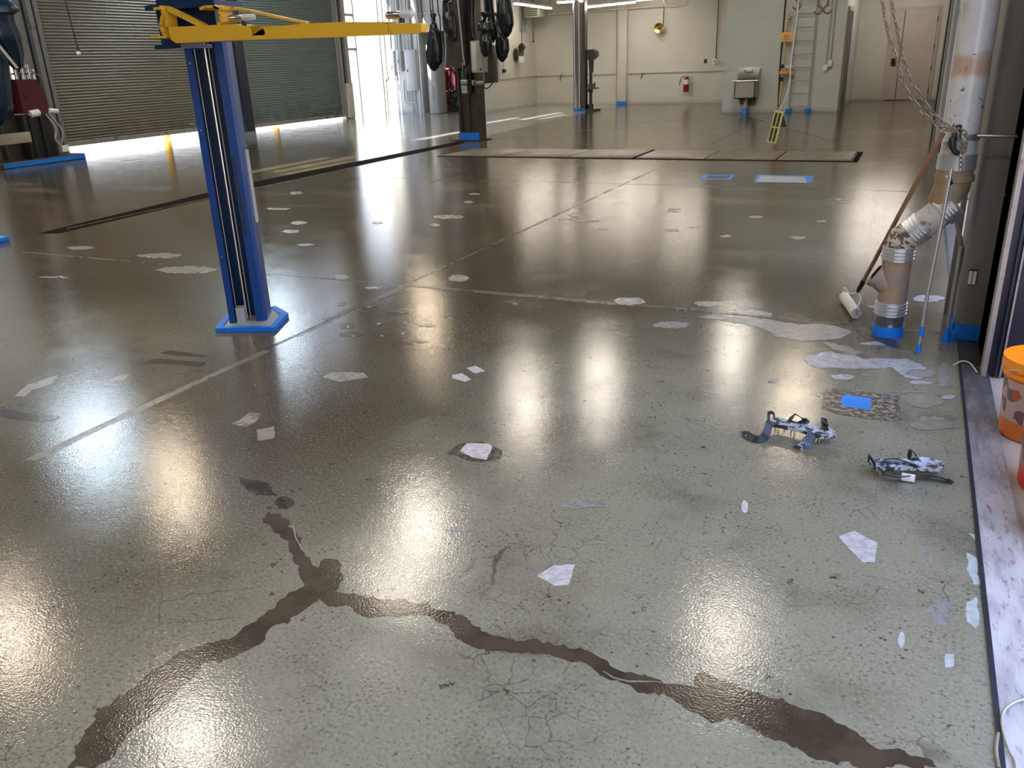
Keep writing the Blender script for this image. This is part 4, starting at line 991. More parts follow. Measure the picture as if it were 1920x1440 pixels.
def hook(px, py, Y, label, n=1):
    o = thing('chain_hook', label, 'hook', PY(px, py, Y)); c = PY(px, py, Y)
    for k in range(n):
        q = c+Vector((.045*(k-(n-1)/2)*2, 0, 0)); s_ = -1 if k else 1
        b = MB(); b.tube([q+Vector((0, 0, .10)), q+Vector((0, 0, .045))]+[q+Vector((s_*.036*math.sin(a), 0, .036*math.cos(a))) for a in [PI*j/9 for j in range(0, 14)]], [.014]*2+[.012]*6+[.010]*7+[.005], 8); part(b, 'hook', M['rustst'], o)
    b = MB(); links = int(2.2/.055)
    for j in range(links):
        lc = c+Vector((0, 0, .12+.055*j)); R_ = Matrix.Rotation((PI/2)*(j % 2), 3, 'Z')
        b.tube([lc+R_@Vector((.018*math.cos(a), 0, .034*math.sin(a))) for a in [2*PI*i/10 for i in range(10)]], .006, 5, closed=True)
    b.cyl(c+Vector((0, 0, .12+.055*links)), Vector((c.x, c.y, ZC)), .006, seg=6)
    part(b, 'chain', M['rustst'], o)
M['rustst'] = mat('rusty_brown_steel', (.13, .085, .06), .5, .5, .3, 30)
hook(1494, 10, 9.5, 'single brown crane hook left of the ladder top')
hook(1543, 18, 9.5, 'double brown chain hooks right of the ladder top', 2)

# ================================================================== right-hand side: column, jamb, drain pipe
cl = thing('square_column', 'wide dark grey square steel column at the right edge', 'column', (.5, 4.95, 0))
b = MB(); b.box((.315, 4.72, 0), (.78, 5.16, 4.4), bev=.045); part(b, 'shaft', M['column'], cl, ang=60)
b = MB(); b.box((.318, 4.714, .002), (.78, 4.72, .085)); b.box((.306, 4.716, .002), (.315, 5.1, .085)); b.box((.30, 4.68, .0), (.325, 4.72, .05)); part(b, 'masking_tape', M['tape'], cl)
lbx = PY(1823, 521, 4.705)
b = MB(); b.box((lbx.x-.017, 4.708, lbx.z-.034), (lbx.x-.002, 4.72, lbx.z+.034)); b.box((lbx.x+.002, 4.708, lbx.z-.034), (lbx.x+.017, 4.72, lbx.z+.034)); part(b, 'reflector_strips', M['whitep'], cl, 'two white strips')
b = MB(); b.box((lbx.x-.019, 4.710, lbx.z-.036), (lbx.x+.019, 4.719, lbx.z+.040)); part(b, 'strip_backing', M['hardw'], cl)
hk = PY(1892, 365, 4.70)
b = MB(); b.tube(catmull([hk+Vector((.022, 0, .014)), hk+Vector((0, -.01, .016)), hk+Vector((-.02, -.012, 0)), hk+Vector((0, -.01, -.014)), hk+Vector((.022, 0, -.012))]), .0035, 8); part(b, 'cable_hook', M['galv'], cl)
fl_ = MB(); fl_.box((.285, 5.18, 0), (.312, 5.24, 4.4)); single(fl_, 'steel_flange', M['edge'], 'beige flat flange between the white pipe and the square column', 'flange', (.3, 5.1, 0))
jb = thing('door_jamb', 'dark navy steel door jamb left of the orange bucket', 'door jamb', (.5, 4.22, 0))
b = MB(); b.box((.425, 4.165, 0), (.445, 4.26, 4.3)); part(b, 'worn_flange', M['edge'], jb)
b = MB(); b.box((.445, 4.21, 0), (.60, 4.26, 4.3)); b.box((.48, 4.185, 0), (.49, 4.21, 4.3)); part(b, 'web', M['navyst'], jb)
b = MB(); b.box((.445, 4.12, 0), (.56, 4.14, 4.3)) if False else b.box((.50, 4.19, 0), (.508, 4.21, 4.3)); part(b, 'inner_lip', M['edge'], jb)
w = MB(); w.box((.60, 4.18, 0), (1.6, 4.6, 4.3)); struct(w, 'wall_exterior', mat('exterior_grey_render', (.42, .43, .42), .8))
w = MB(); w.box((.44, 4.26, 0), (.78, 4.72, 4.3)); struct(w, 'wall_pier', M['navyst'])
w = MB(); w.box((.44, 5.16, 0), (.78, 5.25, 4.3)); struct(w, 'wall_pier', M['wallo'])
# door guides farther along the right wall
for i, (y, x, wy, mt) in enumerate(((15.9, .27, .10, 'navyst'), (15.2, .30, .10, 'edge'), (14.6, .27, .14, 'galv'), (13.9, .32, .5, 'navyst'), (13.0, .30, .10, 'galv'), (12.3, .33, .3, 'navyst'))):
    w = MB(); w.box((x, y, 0), (XR+.05, y+wy, 4.4)); struct(w, 'trim_%d' % (20+i), M[mt])
b = MB(); b.cyl((.129, 5.32, .95), (.129, 5.32, 4.6), .017, seg=14); b.box((.129, 5.31, 1.6), (.30, 5.33, 1.62)); single(b, 'grey_conduit', M['lgrey'], 'thin pale conduit standing just left of the white drain pipe', 'conduit', (.129, 5.32, .95))

# large drain pipe
dr = thing('drain_pipe', 'large cast-iron drain pipe with an angled offset, right of the broom handle', 'drain pipe', (.005, 4.70, 0))
def ring_band(mb, c, ax, r, h, n=4):
    for k in range(n):
        q = c+ax*(h*(k-(n-1)/2)); mb.tube([q-ax*.006, q-ax*.004, q+ax*.004, q+ax*.006], [r+.001, r+.004, r+.004, r+.001], 28)
A0 = Vector((.005, 4.70, 0)); r0 = .074
b = MB(); b.cyl(A0, A0+UP*.15, r0, seg=32); part(b, 'pipe_stub', M['ironbk'], dr)
b = MB(); b.lathe(A0, [(r0+.004, 0), (r0+.004, .055), (r0, .056)], 32);  part(b, 'masking_tape', M['tape'], dr, 'blue masking tape round the pipe foot')
b = MB(); b.cyl(A0+UP*.15, A0+UP*.45, r0-.002, seg=32); part(b, 'tee_section', M['iron'], dr)
b = MB(); b.tube([A0+Vector((.0, .0, .27)), A0+Vector((-.05, .0, .29)), A0+Vector((-.085, .0, .315))], [.07, .062, .058], 24); b.tube([A0+Vector((-.078, 0, .308)), A0+Vector((-.102, 0, .325))], [.064, .064], 24); part(b, 'wye_branch', M['iron'], dr)
b = MB(); b.tube([A0+Vector((-.101, 0, .3245)), A0+Vector((-.1035, 0, .326))], [.054, .054], 24); part(b, 'wye_mouth', M['slot'], dr)
e1 = A0+UP*.46; e2 = A0+Vector((.03, 0, .53)); 
dirv = Vector((.72, 0, .69)).normalized()
e3 = e2+dirv*.26; top0 = Vector((.21, 4.70, .80))
b = MB(); b.tube([A0+UP*.44, A0+UP*.49, A0+Vector((.012, 0, .525)), e2+dirv*.03], [r0-.002]*4, 28); part(b, 'lower_elbow', M['speck'], dr)
b = MB(); b.tube([e2, e3], [.072, .072], 28); part(b, 'angled_pipe', M['ironw'], dr)
b = MB(); b.tube([e3-dirv*.02, Vector((.185, 4.70, .735)), Vector((.205, 4.70, .78)), Vector((.21, 4.70, .88))], [.076, .08, .083, .083], 28); b.tube([Vector((.21, 4.70, .82)), Vector((.21, 4.70, .85))], [.090, .090], 28); part(b, 'upper_elbow', M['iron'], dr)
b = MB(); b.cyl((.21, 4.70, .88), (.21, 4.70, 4.6), .080, seg=36); part(b, 'riser', M['pipe'], dr)
b = MB(); b.cyl((.21, 4.70, .875), (.21, 4.70, .95), .088, seg=36); part(b, 'pipe_collar', M['clamp'], dr)
for (c, ax, r, nm) in ((A0+UP*.15, UP, r0, 0), (A0+UP*.445, UP, r0, 0), (e2+dirv*.06, dirv, .074, 0), (e3-dirv*.03, dirv, .078, 0)):
    b = MB(); b.tube([c-ax*.036, c+ax*.036], [r+.003, r+.003], 32); ring_band(b, c, ax, r+.002, .018, 4)
    side = Vector((.1, -1, 0)).normalized(); side = (side-ax*side.dot(ax)).normalized(); cr = ax.cross(side)
    for k in range(4): b.obox(c+side*(r+.008)+ax*(.018*(k-1.5)), ax, side, cr, .008, .012, .05)
    part(b, 'hubless_coupling', M['clamp'], dr)
# clamp block, rod, black hose bit
ck = thing('pipe_clamp', 'steel rod clamp from the white pipe across the square column', 'pipe clamp', (.21, 4.6, 1.03))
b = MB(); a1, a2 = PY(1832, 254, 4.60), PY(1924, 256, 4.60); b.tube([a1, a2], .008, 12); part(b, 'rod', M['steel'], ck)
b = MB(); b.lathe((.21, 4.70, 1.015), [(.083, 0), (.086, .002), (.086, .028), (.083, .03)], 32); part(b, 'band', M['galv'], ck)
p = PY(1775, 254, 4.62); b = MB(); b.box((p.x-.03, 4.60, p.z-.03), (p.x+.035, 4.66, p.z+.032), bev=.006); part(b, 'clamp_block', M['cream'], ck)
b = MB(); b.tube(catmull([PY(1792, 238, 4.58), PY(1801, 236, 4.57), PY(1800, 250, 4.57), PY(1799, 262, 4.57)]), .006, 8); b.tube(catmull([PY(1792, 247, 4.58), PY(1786, 262, 4.57), PY(1786, 275, 4.57), PY(1790, 284, 4.57), PY(1798, 289, 4.58)]), [.010]*4+[.016]*7+[.012]*8+[.008]*2, 10); part(b, 'black_hook', M['black'], ck)

# chain draped to the clamp
M['chainm'] = mat('zinc_chain', (.24, .20, .13), .4, .35, .3, 60)
def chain(pts, label, pitch=.0215, r=.0029, group=None):
    path = catmull(pts, 24); o = MB(); acc = 0; k = 0; last = path[0]
    for p, q in zip(path, path[1:]):
        d = (q-p).length; acc += d
        while acc >= pitch:
            acc -= pitch; c = q-(q-p).normalized()*acc if d > 1e-9 else q; t = (q-p).normalized()
            s = t.cross(Vector((.3, 1, .2))).normalized(); s2 = t.cross(s)
            ca, sa = math.cos(.6+k*PI/2), math.sin(.6+k*PI/2); n = s*ca+s2*sa
            o.tube([c+t*(.0145*math.cos(a))+n*(.0078*math.sin(a)) for a in [2*PI*i/10 for i in range(10)]], r, 5, closed=True); k += 1
    return single(o, 'hoist_chain', M['chainm'], label, 'chain', pts[-1], group)
CY_ = 4.58
def cpts(a): return [PY(x, y, CY_-(.0 if y < 236 else .012)) for x, y in a]
chain(cpts([(1640,-150),(1648,-50),(1654,0),(1661,43),(1670.6,81),(1678,100),(1687,134),(1699,168),(1714,189),(1733,213),(1754,232),(1771,242),(1790,246),(1802,262),(1802,298),(1800,324)]), 'left and lower strand of the chain looping to the pipe clamp')
chain(cpts([(1666,-150),(1670,-50),(1672,0),(1675,24),(1682.6,57),(1690,96),(1699,129),(1711,158),(1726,177),(1742,204),(1766,228),(1783,240),(1806,246),(1813,262),(1806,290)]), 'right and upper strand of the chain looping to the pipe clamp')

# thin conduit in front of the pipe
cd = thing('floor_conduit', 'thin steel conduit rising from the floor in front of the drain pipe', 'conduit', (.16, 4.45, 0))
b = MB(); b.tube([PY(1722, 658, 4.45), PY(1740, 545, 4.45), PY(1770, 392, 4.45), PY(1784, 316, 4.45)], .0085, 12); part(b, 'tube', M['galv'], cd)
b = MB(); b.tube([PY(1722, 660, 4.45), PY(1723, 645, 4.45)], [.014, .010], 12); b.tube([PY(1727, 630, 4.45), PY(1730, 612, 4.45)], [.011, .010], 12); part(b, 'masking_tape', M['tape'], cd)
b = MB(); b.tube([PY(1777, 330, 4.45), PY(1782, 345, 4.47)], .012, 8); part(b, 'coupling', M['chrome'], cd)
b = MB(); b.tube(catmull([PY(1779, 372, 4.86), PY(1790, 400, 4.86), PY(1799, 440, 4.86), PY(1803, 480, 4.86), Vector((.30, 4.88, .3)), Vector((.30, 4.88, .01))]), .012, 10); single(b, 'copper_pipe', M['iron'], 'slim rusty pipe behind the drain pipe elbow', 'pipe', (.30, 4.88, 0))
b = MB(); b.cyl((.285, 4.66, .002), (.285, 4.66, .5), .010, seg=10); b.tube([(.285, 4.66, .0), (.285, 4.66, .07)], [.018, .012], 10); 
o = thing('corner_conduit', 'short conduit with blue tape at the corner of the square column', 'conduit', (.285, 4.66, 0))
part(b, 'tube', M['edge'], o); b = MB(); b.tube([(.285, 4.66, .0), (.285, 4.66, .075)], [.022, .013], 10); part(b, 'masking_tape', M['tape'], o)

# roller on its pole, leaning on the clamp
rl_ = thing('paint_roller', 'long wooden-handled paint roller leaning against the drain pipe', 'paint roller', F(1596, 590))
ptop = PY(1768, 250, 4.59); pbot = PY(1612, 540, 4.98)
b = MB(); b.tube([ptop, pbot], [.0125, .0105], 12); part(b, 'pole', M['woodh'], rl_)
b = MB(); b.tube([pbot+(ptop-pbot)*.06, pbot, pbot+(pbot-ptop).normalized()*.03], [.014, .014, .009], 12); part(b, 'threaded_socket', M['hardw'], rl_)
ra = PY(1582, 553, 5.30); rb = PY(1606, 591, 5.02); ra.z = .036; rb.z = .036
ra, rb = F(1583, 556, .036), F(1605, 588, .036)
b = MB(); b.tube([ra, rb], .030, 20); part(b, 'roller_cover', M['nap'], rl_)
ax_ = (rb-ra).normalized(); b = MB(); b.tube([rb, rb+ax_*.006], [.022, .022], 16); part(b, 'end_cap', M['galv'], rl_)
kn = pbot+(pbot-ptop).normalized()*.03
b = MB(); b.tube(catmull([kn, kn+Vector((-.04, .02, -.02)), ra-ax_*.03+Vector((0, 0, .05)), ra-ax_*.03, ra]), .0035, 8); b.tube(catmull([kn, kn+Vector((.02, -.01, -.03)), rb+ax_*.02+Vector((0, 0, .04)), rb+ax_*.015, rb]), .0035, 8); part(b, 'wire_frame', M['galv'], rl_)

# ================================================================== spiked shoes
M['shoe'] = mat('epoxy_smeared_sole', (.42, .46, .52), .3, 0, .2, 20, dirt=(.02, .022, .03), dirt_t=(.46, .54), ds=26, bump=.6, bs=60)
M['strap'] = mat('black_strap_webbing', (.016, .017, .022), .35, dirt=(.3, .33, .38), dirt_t=(.6, .7), ds=30, bump=.4, bs=50)
def shoe(heel, toe, label, straps, fl=1):
    heel, toe = Vector(heel), Vector(toe); d = (toe-heel).normalized(); s = Vector((-d.y, d.x, 0))*fl; L = (toe-heel).length
    o = thing('spiked_shoe', label, 'spiked shoe', (heel+toe)/2, 'spiked shoes lying on the floor'); zt = .030
    outl = [(0, .028), (.06, .038), (.25, .040), (.45, .034), (.62, .040), (.78, .048), (.9, .040), (.97, .022), (1, 0), (.97, -.022), (.9, -.038), (.78, -.044), (.62, -.036), (.45, -.028), (.25, -.032), (.06, -.034), (0, -.024)]
    O = [heel+d*(L*u)+s*v for u, v in outl]; n = len(O); b = MB(); lo = []; hi = []; mid = []
    for p in O:
        w = noise.noise(p*30)*.004; lo.append(b.bm.verts.new(p+UP*zt)); hi.append(b.bm.verts.new(p+UP*(zt+.014+w))); mid.append(b.bm.verts.new(p.lerp((heel+toe)/2, .10)+UP*(zt+.010+w)))
    for k in range(n):
        b.bm.faces.new((lo[k], lo[(k+1) % n], hi[(k+1) % n], hi[k])); b.bm.faces.new((hi[k], hi[(k+1) % n], mid[(k+1) % n], mid[k]))
    fs = [b.bm.faces.new(lo[::-1]), b.bm.faces.new(mid)]; bmesh.ops.triangulate(b.bm, faces=fs)
    part(b, 'sole', M['shoe'], o, ang=50)
    for (u, v) in ((.1, .02), (.1, -.02), (.35, .025), (.35, -.02), (.6, .025), (.6, -.022), (.8, .03), (.8, -.03), (.93, 0), (.22, 0)):
        q = heel+d*(L*u)+s*v; b = MB(); b.tube([q+UP*zt, q+UP*.001], [.0045, .0015], 8); part(b, 'spike', M['galv'], o)
    b = MB(); b.tube(catmull([heel+s*.030+UP*.035, heel+s*.028-d*.004+UP*.062, heel-d*.012+UP*.072, heel-s*.024-d*.004+UP*.06, heel-s*.028+UP*.035]), .008, 8, flat=.45); part(b, 'heel_cup', M['strap'], o)
    for (pts, wd) in straps:
        P_ = [heel+d*(L*u)+s*v+UP*z for u, v, z in pts]
        C = catmull(P_, 6); b = MB(); A = []
        for i, c in enumerate(C):
            t = (C[min(i+1, len(C)-1)]-C[max(i-1, 0)]).normalized(); wv = t.cross(UP); 
            wv = wv.normalized() if wv.length > .1 else d
            wv = (wv*.8+Vector((0, 0, .5))).normalized()*wd*.75; nn = t.cross(wv).normalized()*.0018
            A.append([b.bm.verts.new(c+wv+nn), b.bm.verts.new(c-wv+nn), b.bm.verts.new(c-wv-nn), b.bm.verts.new(c+wv-nn)])
        for X_, Y_ in zip(A, A[1:]):
            for k in range(4): b.bm.faces.new((X_[k], X_[(k+1) % 4], Y_[(k+1) % 4], Y_[k]))
        b.bm.faces.new(A[0][::-1]); b.bm.faces.new(A[-1]); st = part(b, 'strap', M['strap'], o)
        e = C[-1]; t = (C[-1]-C[-3]).normalized(); b = MB()
        for k in (-1, 0, 1): b.obox(e+t.cross(UP)*k*.008+t*.006, t, t.cross(UP), UP, .02, .004, .005)
        part(b, 'buckle_prongs', M['strap'], st)
    return o
sA = (F(1446, 793, .03), F(1566, 820, .03)); 
for v in sA: v.z = 0
shoe(sA[0], sA[1], 'spiked shoe nearer the column, strap trailing left, beside the rusty plate',
     [([(.04, -.03, .04), (.04, -.05, .05), (.06, -.09, .02), (.06, -.125, .012), (-.02, -.145, .012), (-.18, -.13, .012), (-.24, -.12, .014)], .022), ([(.70, -.035, .045), (.69, -.055, .03), (.66, -.09, .012), (.60, -.115, .010)], .026), ([(.25, .03, .045), (.30, .045, .07), (.42, .045, .06), (.5, .05, .055), (.45, .035, .05)], .018), ([(.78, .04, .045), (.76, .045, .075), (.80, .025, .07), (.82, .03, .055)], .018)])
sB = (F(1634, 876, .03), F(1768, 874, .03))
for v in sB: v.z = 0
shoe(sB[0], sB[1], 'spiked shoe nearer the threshold strip, strap folded along its front side',
     [([(.08, -.03, .04), (.12, -.05, .03), (.3, -.06, .02), (.5, -.052, .022), (.72, -.050, .022), (.88, -.062, .016), (.95, -.075, .012)], .024), ([(.6, .04, .045), (.58, .045, .07), (.62, .035, .072), (.66, .03, .055)], .018), ([(.2, .03, .045), (.35, .02, .052), (.5, -.01, .050), (.55, -.02, .046)], .016)])
b = MB(); p = F(1703, 893, .025); b.box((p.x-.022, p.y-.004, .006), (p.x+.022, p.y+.004, .034), bev=.002); b.bm.verts.ensure_lookup_table()
single(b, 'strap_slide', M['whitep'], 'pale slide buckle on the front strap of the nearer spiked shoe', 'buckle', (p.x, p.y, .006))

# ================================================================== buckets
def bucket(c, r, h, label, base, rimc, lab, tilt=0, clip=True):
    o = thing('bucket', label, 'bucket', c)
    c = Vector(c); k = r/.15
    bm_ = bucket_mat('bucket_print_'+label[:6], base, lab)
    b = MB(); b.lathe(c, [(0, .002), (.120*k, 0), (.128*k, .006), (.143*k, h*.80)], 40); bo = part(b, 'bucket_body', bm_, o)
    b = MB(); b.lathe(c, [(.143*k, h*.78), (.150*k, h*.78), (.152*k, h*.82), (.146*k, h*.83), (.150*k, h*.87), (.157*k, h*.88), (.158*k, h), (.150*k, h), (.147*k, h*.85), (.139*k, h*.8), (.115*k, .02)], 40); part(b, 'bucket_rim', mat('bucket_plastic_'+label[:6], rimc, .35), o)
    a0 = math.radians(205); pts = [c+Vector((.157*k*math.cos(a0+PI*t), .157*k*math.sin(a0+PI*t), h*.86-.15*math.sin(PI*t)*(-.35))) for t in [i/16 for i in range(17)]]
    b = MB(); b.tube(pts, .0025, 8); part(b, 'wire_handle', M['galv'], o)
    return o
bucket((.585, 3.57, -.012), .15, .325, 'orange bucket standing against the dark jamb, farthest of the three', (.62, .17, .03), (1.0, .30, .01), ((.16, .10, .12), (.50, .36, .33), (.45, .12, .03)))
bucket((.615, 3.11, -.012), .15, .35, 'bright red bucket between the orange one and the third bucket', (.62, .055, .04), (.85, .05, .03), ((.10, .07, .10), (.42, .18, .18), (.03, .08, .25)))
bucket((.61, 2.76, -.012), .15, .33, 'dark red bucket nearest the camera on the outdoor concrete', (.40, .04, .035), (.5, .04, .03), ((.10, .07, .10), (.42, .18, .18), (.03, .08, .25)))
b = MB(); pts = [F(1905, 1440, .01), F(1893, 1410, .012), F(1882, 1375, .012), F(1879, 1345, .012), F(1890, 1325, .012), F(1920, 1312, .01), F(1960, 1320, .008)]
pts2 = [F(1868, 1440, .008)]; b.tube(catmull([Vector((.345, 1.5, .012))]+pts+[Vector((.62, 1.8, .004))]), .0035, 8); single(b, 'wire_loop', M['galv'], 'thin grey wire loop lying over the threshold strip at lower right', 'wire', (.36, 1.75, .005))
b = MB(); b.tube(catmull([F(1873, 1440, .006), F(1868, 1405, .006), F(1872, 1375, .006)]), .004, 8); single(b, 'hose_end', M['edge'], 'short grey hose end at the foot of the threshold strip', 'hose', F(1870, 1400))
b = MB(); b.tube(catmull([F(1788, 684, .006), F(1805, 677, .008), F(1820, 682, .008), F(1832, 698, .006)]), .003, 8); single(b, 'tape_curl', M['whitep'], 'thin white cord curled over the head of the threshold strip', 'cord', F(1805, 677))

# ================================================================== floor grates
xs = [-7.14, -5.98, -4.86, -3.80, -2.74, -1.72, -.72]
for i in range(6):
    a, c = xs[i]+.012, xs[i+1]-.012; fine = i >= 4
    nm = {0: 'leftmost steel trench plate, pale and worn', 1: 'second trench plate from the left', 2: 'third trench plate from the left, left of the dark gap', 3: 'fourth trench plate, right of the dark gap', 4: 'diamond-patterned grate second from the right end', 5: 'diamond-patterned grate at the right end of the trench'}[i]
    b = MB(); b.box((a, 12.50, .001), (c, 13.62, .014), bev=.004)
    if fine:
        for j in range(22): b.box((a+.03+j*(c-a-.06)/22, 12.56, .0141), (a+.03+j*(c-a-.06)/22+.018, 13.56, .018))
    pm = mat('trench_plate_worn', (.17, .15, .115), .3, .1, .3, 4, dirt=(.26, .235, .19), dirt_t=(.55, .7), ds=3) if i < 4 else mat('trench_grate_steel', (.14, .12, .09), .4, .2, .3, 8, dirt=(.22, .19, .15), dirt_t=(.5, .65))
    single(b, 'trench_grate', pm, nm, 'floor grate', ((a+c)/2, 13.05, 0), 'steel plates over the floor trench')
b = MB(); b.box((-7.2, 12.42, .0), (-.66, 12.49, .004)); b.box((-.71, 12.42, 0), (-.64, 13.66, .004)); b.box((-3.83, 12.5, 0), (-3.77, 13.62, .016)); b.box((-7.2, 13.63, 0), (-.66, 13.655, .004)); struct(b, 'trim_30', M['slot'])

# ================================================================== left side: pull cord, yellow bollard, covered machine
p0 = PX(122, 0, -13); p1 = PX(147, 96, -13); pc = thing('pull_cord', 'black pull cord with white end hanging before the tan shutter', 'cord', p1)
b = MB(); b.tube([Vector((p0.x, p0.y, 4.9)), p0, p1+Vector((0, 0, .06))], .011, 8); part(b, 'cord', M['black'], pc)
b = MB(); b.cyl(p1+Vector((0, 0, .0)), p1+Vector((0, 0, .08)), .035, .02, 12); part(b, 'plug', M['black'], pc)
b = MB(); b.cyl(p1+Vector((0, 0, -.05)), p1, .035, seg=12); part(b, 'plug_tip', M['whitep'], pc)
bl = MB(); bl.cyl((-16.6, 15.55, -.03), (-16.6, 15.55, 1.0), .09, seg=20); single(bl, 'bollard', M['yellow'], 'yellow bollard outside, glimpsed under the tan shutter', 'bollard', (-16.6, 15.55, -.03))
bl = MB(); bl.cyl((-16.6, 19.6, -.03), (-16.6, 19.6, 1.0), .09, seg=20); single(bl, 'bollard', M['yellow'], 'yellow bollard outside, glimpsed under the grey-green shutter', 'bollard', (-16.6, 19.6, -.03))

LX = -14.6
def Q(x, y, X=LX): return PX(x, y, X)
mc = thing('wrapped_lift_post', 'dark machine post on a blue-taped plinth at the left edge', 'lift post', (-14.7, 10.65, 0))
b = MB(); b.box((-15.1, 9.6, 0), (-14.35, 11.38, .10), bev=.01); part(b, 'plinth', M['dksteel'], mc)
b = MB(); b.box((-14.36, 9.7, .012), (-14.34, 11.36, .085)); b.box((-15.05, 9.59, .012), (-14.36, 9.60, .085)); part(b, 'masking_tape', M['tape'], mc)
b = MB(); b.box((-14.9, 10.42, .1), (-14.55, 10.98, .86), bev=.02); b.box((-14.56, 10.50, .1), (-14.5, 10.56, .84)); b.box((-14.56, 10.72, .1), (-14.5, 10.78, .84)); part(b, 'cabinet', M['black'], mc)
b = MB(); b.prism([(-14.85, 10.45, .88), (-14.85, 10.98, .88), (-14.85, 10.95, 1.25), (-14.85, 10.85, 1.45), (-14.85, 10.45, 1.46)], (.32, 0, 0)); part(b, 'pump_housing', M['maroon'], mc)
b = MB(); b.box((-14.9, 10.15, .1), (-14.75, 10.42, 4.4)); b.box((-15.0, 10.1, .1), (-14.9, 10.5, 4.4)); part(b, 'upright', M['dksteel'], mc)
b = MB(); b.cyl((-14.52, 10.55, .86), (-14.52, 10.73, .88), .065, seg=16); b.cyl((-14.52, 10.95, .90), (-14.52, 11.12, .88), .045, seg=16); part(b, 'oil_cap', M['whitep'], mc)
b = MB()
for (yy, z0, z1, r) in ((10.42, 1.46, 1.8, .02), (10.52, 1.46, 1.72, .03), (10.66, 1.46, 1.62, .02), (10.78, 1.46, 1.70, .025), (10.88, 1.40, 1.62, .02)):
    b.cyl((-14.6, yy, z0), (-14.6, yy, z1), r, seg=10)
b.tube([(-14.6, 10.30, 1.55), (-14.6, 10.9, 1.55)], .016, 8); b.tube(catmull([(-14.6, 10.42, 1.75), (-14.55, 10.6, 1.7), (-14.6, 10.8, 1.6), (-14.55, 10.98, 1.5)]), .014, 8)
part(b, 'fittings', M['chrome'], mc)
b = MB(); b.tube(catmull([(-14.5, 10.85, .85), (-14.45, 10.95, .6), (-14.45, 10.9, .4), (-14.45, 11.0, .25)]), .018, 8); b.tube(catmull([(-14.5, 10.92, .85), (-14.42, 11.05, .55), (-14.45, 11.0, .3)]), .014, 8); part(b, 'hoses', M['grey'], mc)
b = MB(); b.box((-14.44, 10.98, .16), (-14.42, 11.12, .28)); part(b, 'tag', M['whitep'], mc)
b = MB(); b.box((-14.42, 9.4, .40), (-14.36, 10.36, .58), bev=.006); single(b, 'guard_board', mat('dull_cream_board', (.34, .31, .25), .6), 'pale riveted board low at the left frame edge', 'board', (-14.4, 9.9, .4))
def cover(label, prof, X, seed, nm='plastic_cover'):
    """prof: (pixel y, x left, x right)"""
    o = thing(nm, label, 'plastic cover', Q((prof[0][1]+prof[0][2])/2, prof[0][0], X), 'blue plastic covers on the left post'); b = MB(); rings = []; seg = 40
    F_ = []
    for i in range(len(prof)-1):
        for k in range(5): F_.append(tuple(prof[i][j]*(1-k/5)+prof[i+1][j]*k/5 for j in range(3)))
    F_.append(prof[-1])
    for (y, a, c) in F_:
        A, B = Q(a, y, X), Q(c, y, X); cc = (A+B)/2; r = abs(B.y-A.y)/2; ring = []
        for k in range(seg):
            t = 2*PI*k/seg; wr = 1+.12*noise.noise(Vector((math.cos(t)*3+seed, math.sin(t)*3, cc.z)))+.12*noise.noise(Vector((math.cos(t)*9+seed, math.sin(t)*9, cc.z*1.5)))
            ring.append(b.bm.verts.new(cc+Vector((math.cos(t)*min(r, .3)*.7*wr, math.sin(t)*r*wr, 0))))
        rings.append(ring)
    for A, B in zip(rings, rings[1:]):
        for k in range(seg): b.bm.faces.new((A[k], A[(k+1) % seg], B[(k+1) % seg], B[k]))
    b.bm.faces.new(rings[0]); b.bm.faces.new(rings[-1][::-1])
    part(b, 'film', M['navy'], o, ang=80)
    b = MB(); top = Q((prof[0][1]+prof[0][2])/2, prof[0][0], X); b.tube([top, Vector((top.x, top.y, 4.9))], .015, 6); part(b, 'cord', M['black'], o)
cover('upper dark blue plastic cover at the left frame edge', [(-30, -30, 12), (0, -35, 16), (20, -35, 34), (28, -35, 22), (40, -30, 24), (70, -20, 36), (100, 0, 42), (125, 22, 43), (131, 30, 38)], -14.3, 3)
cover('lower dark blue plastic cover hanging below the first', [(88, -40, -6), (100, -38, 10), (130, -35, 14), (170, -35, 19), (205, -35, 22), (225, -30, 16), (236, -20, 8)], -14.15, 5)
b = MB(); b.tube([Q(-6, 80, -13.85), Q(32, 127, -13.95)], .03, 4); single(b, 'white_batten', M['whitep'], 'white batten slanting between the two blue covers', 'batten', Q(10, 100, -14.1))
# blue taped foot glimpsed at the left frame edge
b = MB(); b.box((-8.1, 4.85, .001), (-7.80, 5.15, .05), bev=.005); single(b, 'post_foot', M['tape'], 'blue-taped post foot cut off at the left frame edge', 'post foot', (-7.95, 5.0, 0))

# ================================================================== electrical wall
EY = 24.0
def ebox(x0, y0, x1, y1, d, nm, label, mt='lgrey', cat='electrical box', bev=.012, door=True, X0=None):
    p, q = PY(x0, y0, EY-d), PY(x1, y1, EY-d); o = thing(nm, label, cat, ((p.x+q.x)/2, EY-d/2, q.z))
    b = MB(); b.box((p.x, EY-d, q.z), (q.x, EY, p.z), bev=bev); part(b, 'enclosure', M[mt], o)
    if door:
        b = MB(); b.box((p.x+.04, EY-d-.012, q.z+.04), (q.x-.05, EY-d, p.z-.04), bev=.004); dd = part(b, 'panel_door', M[mt], o)
        b = MB(); b.box((p.x+.08, EY-d-.03, (p.z+q.z)/2-.04), (p.x+.10, EY-d-.01, (p.z+q.z)/2+.04)); part(b, 'latch', M['hardw'], dd)
    return o
ebox(757, 94, 783, 170, .16, 'breaker_panel', 'tall light grey breaker panel on the sunlit wall', cat='breaker panel')
ebox(741, 96, 753, 134, .18, 'disconnect_switch', 'smaller grey disconnect switch left of the breaker panel')
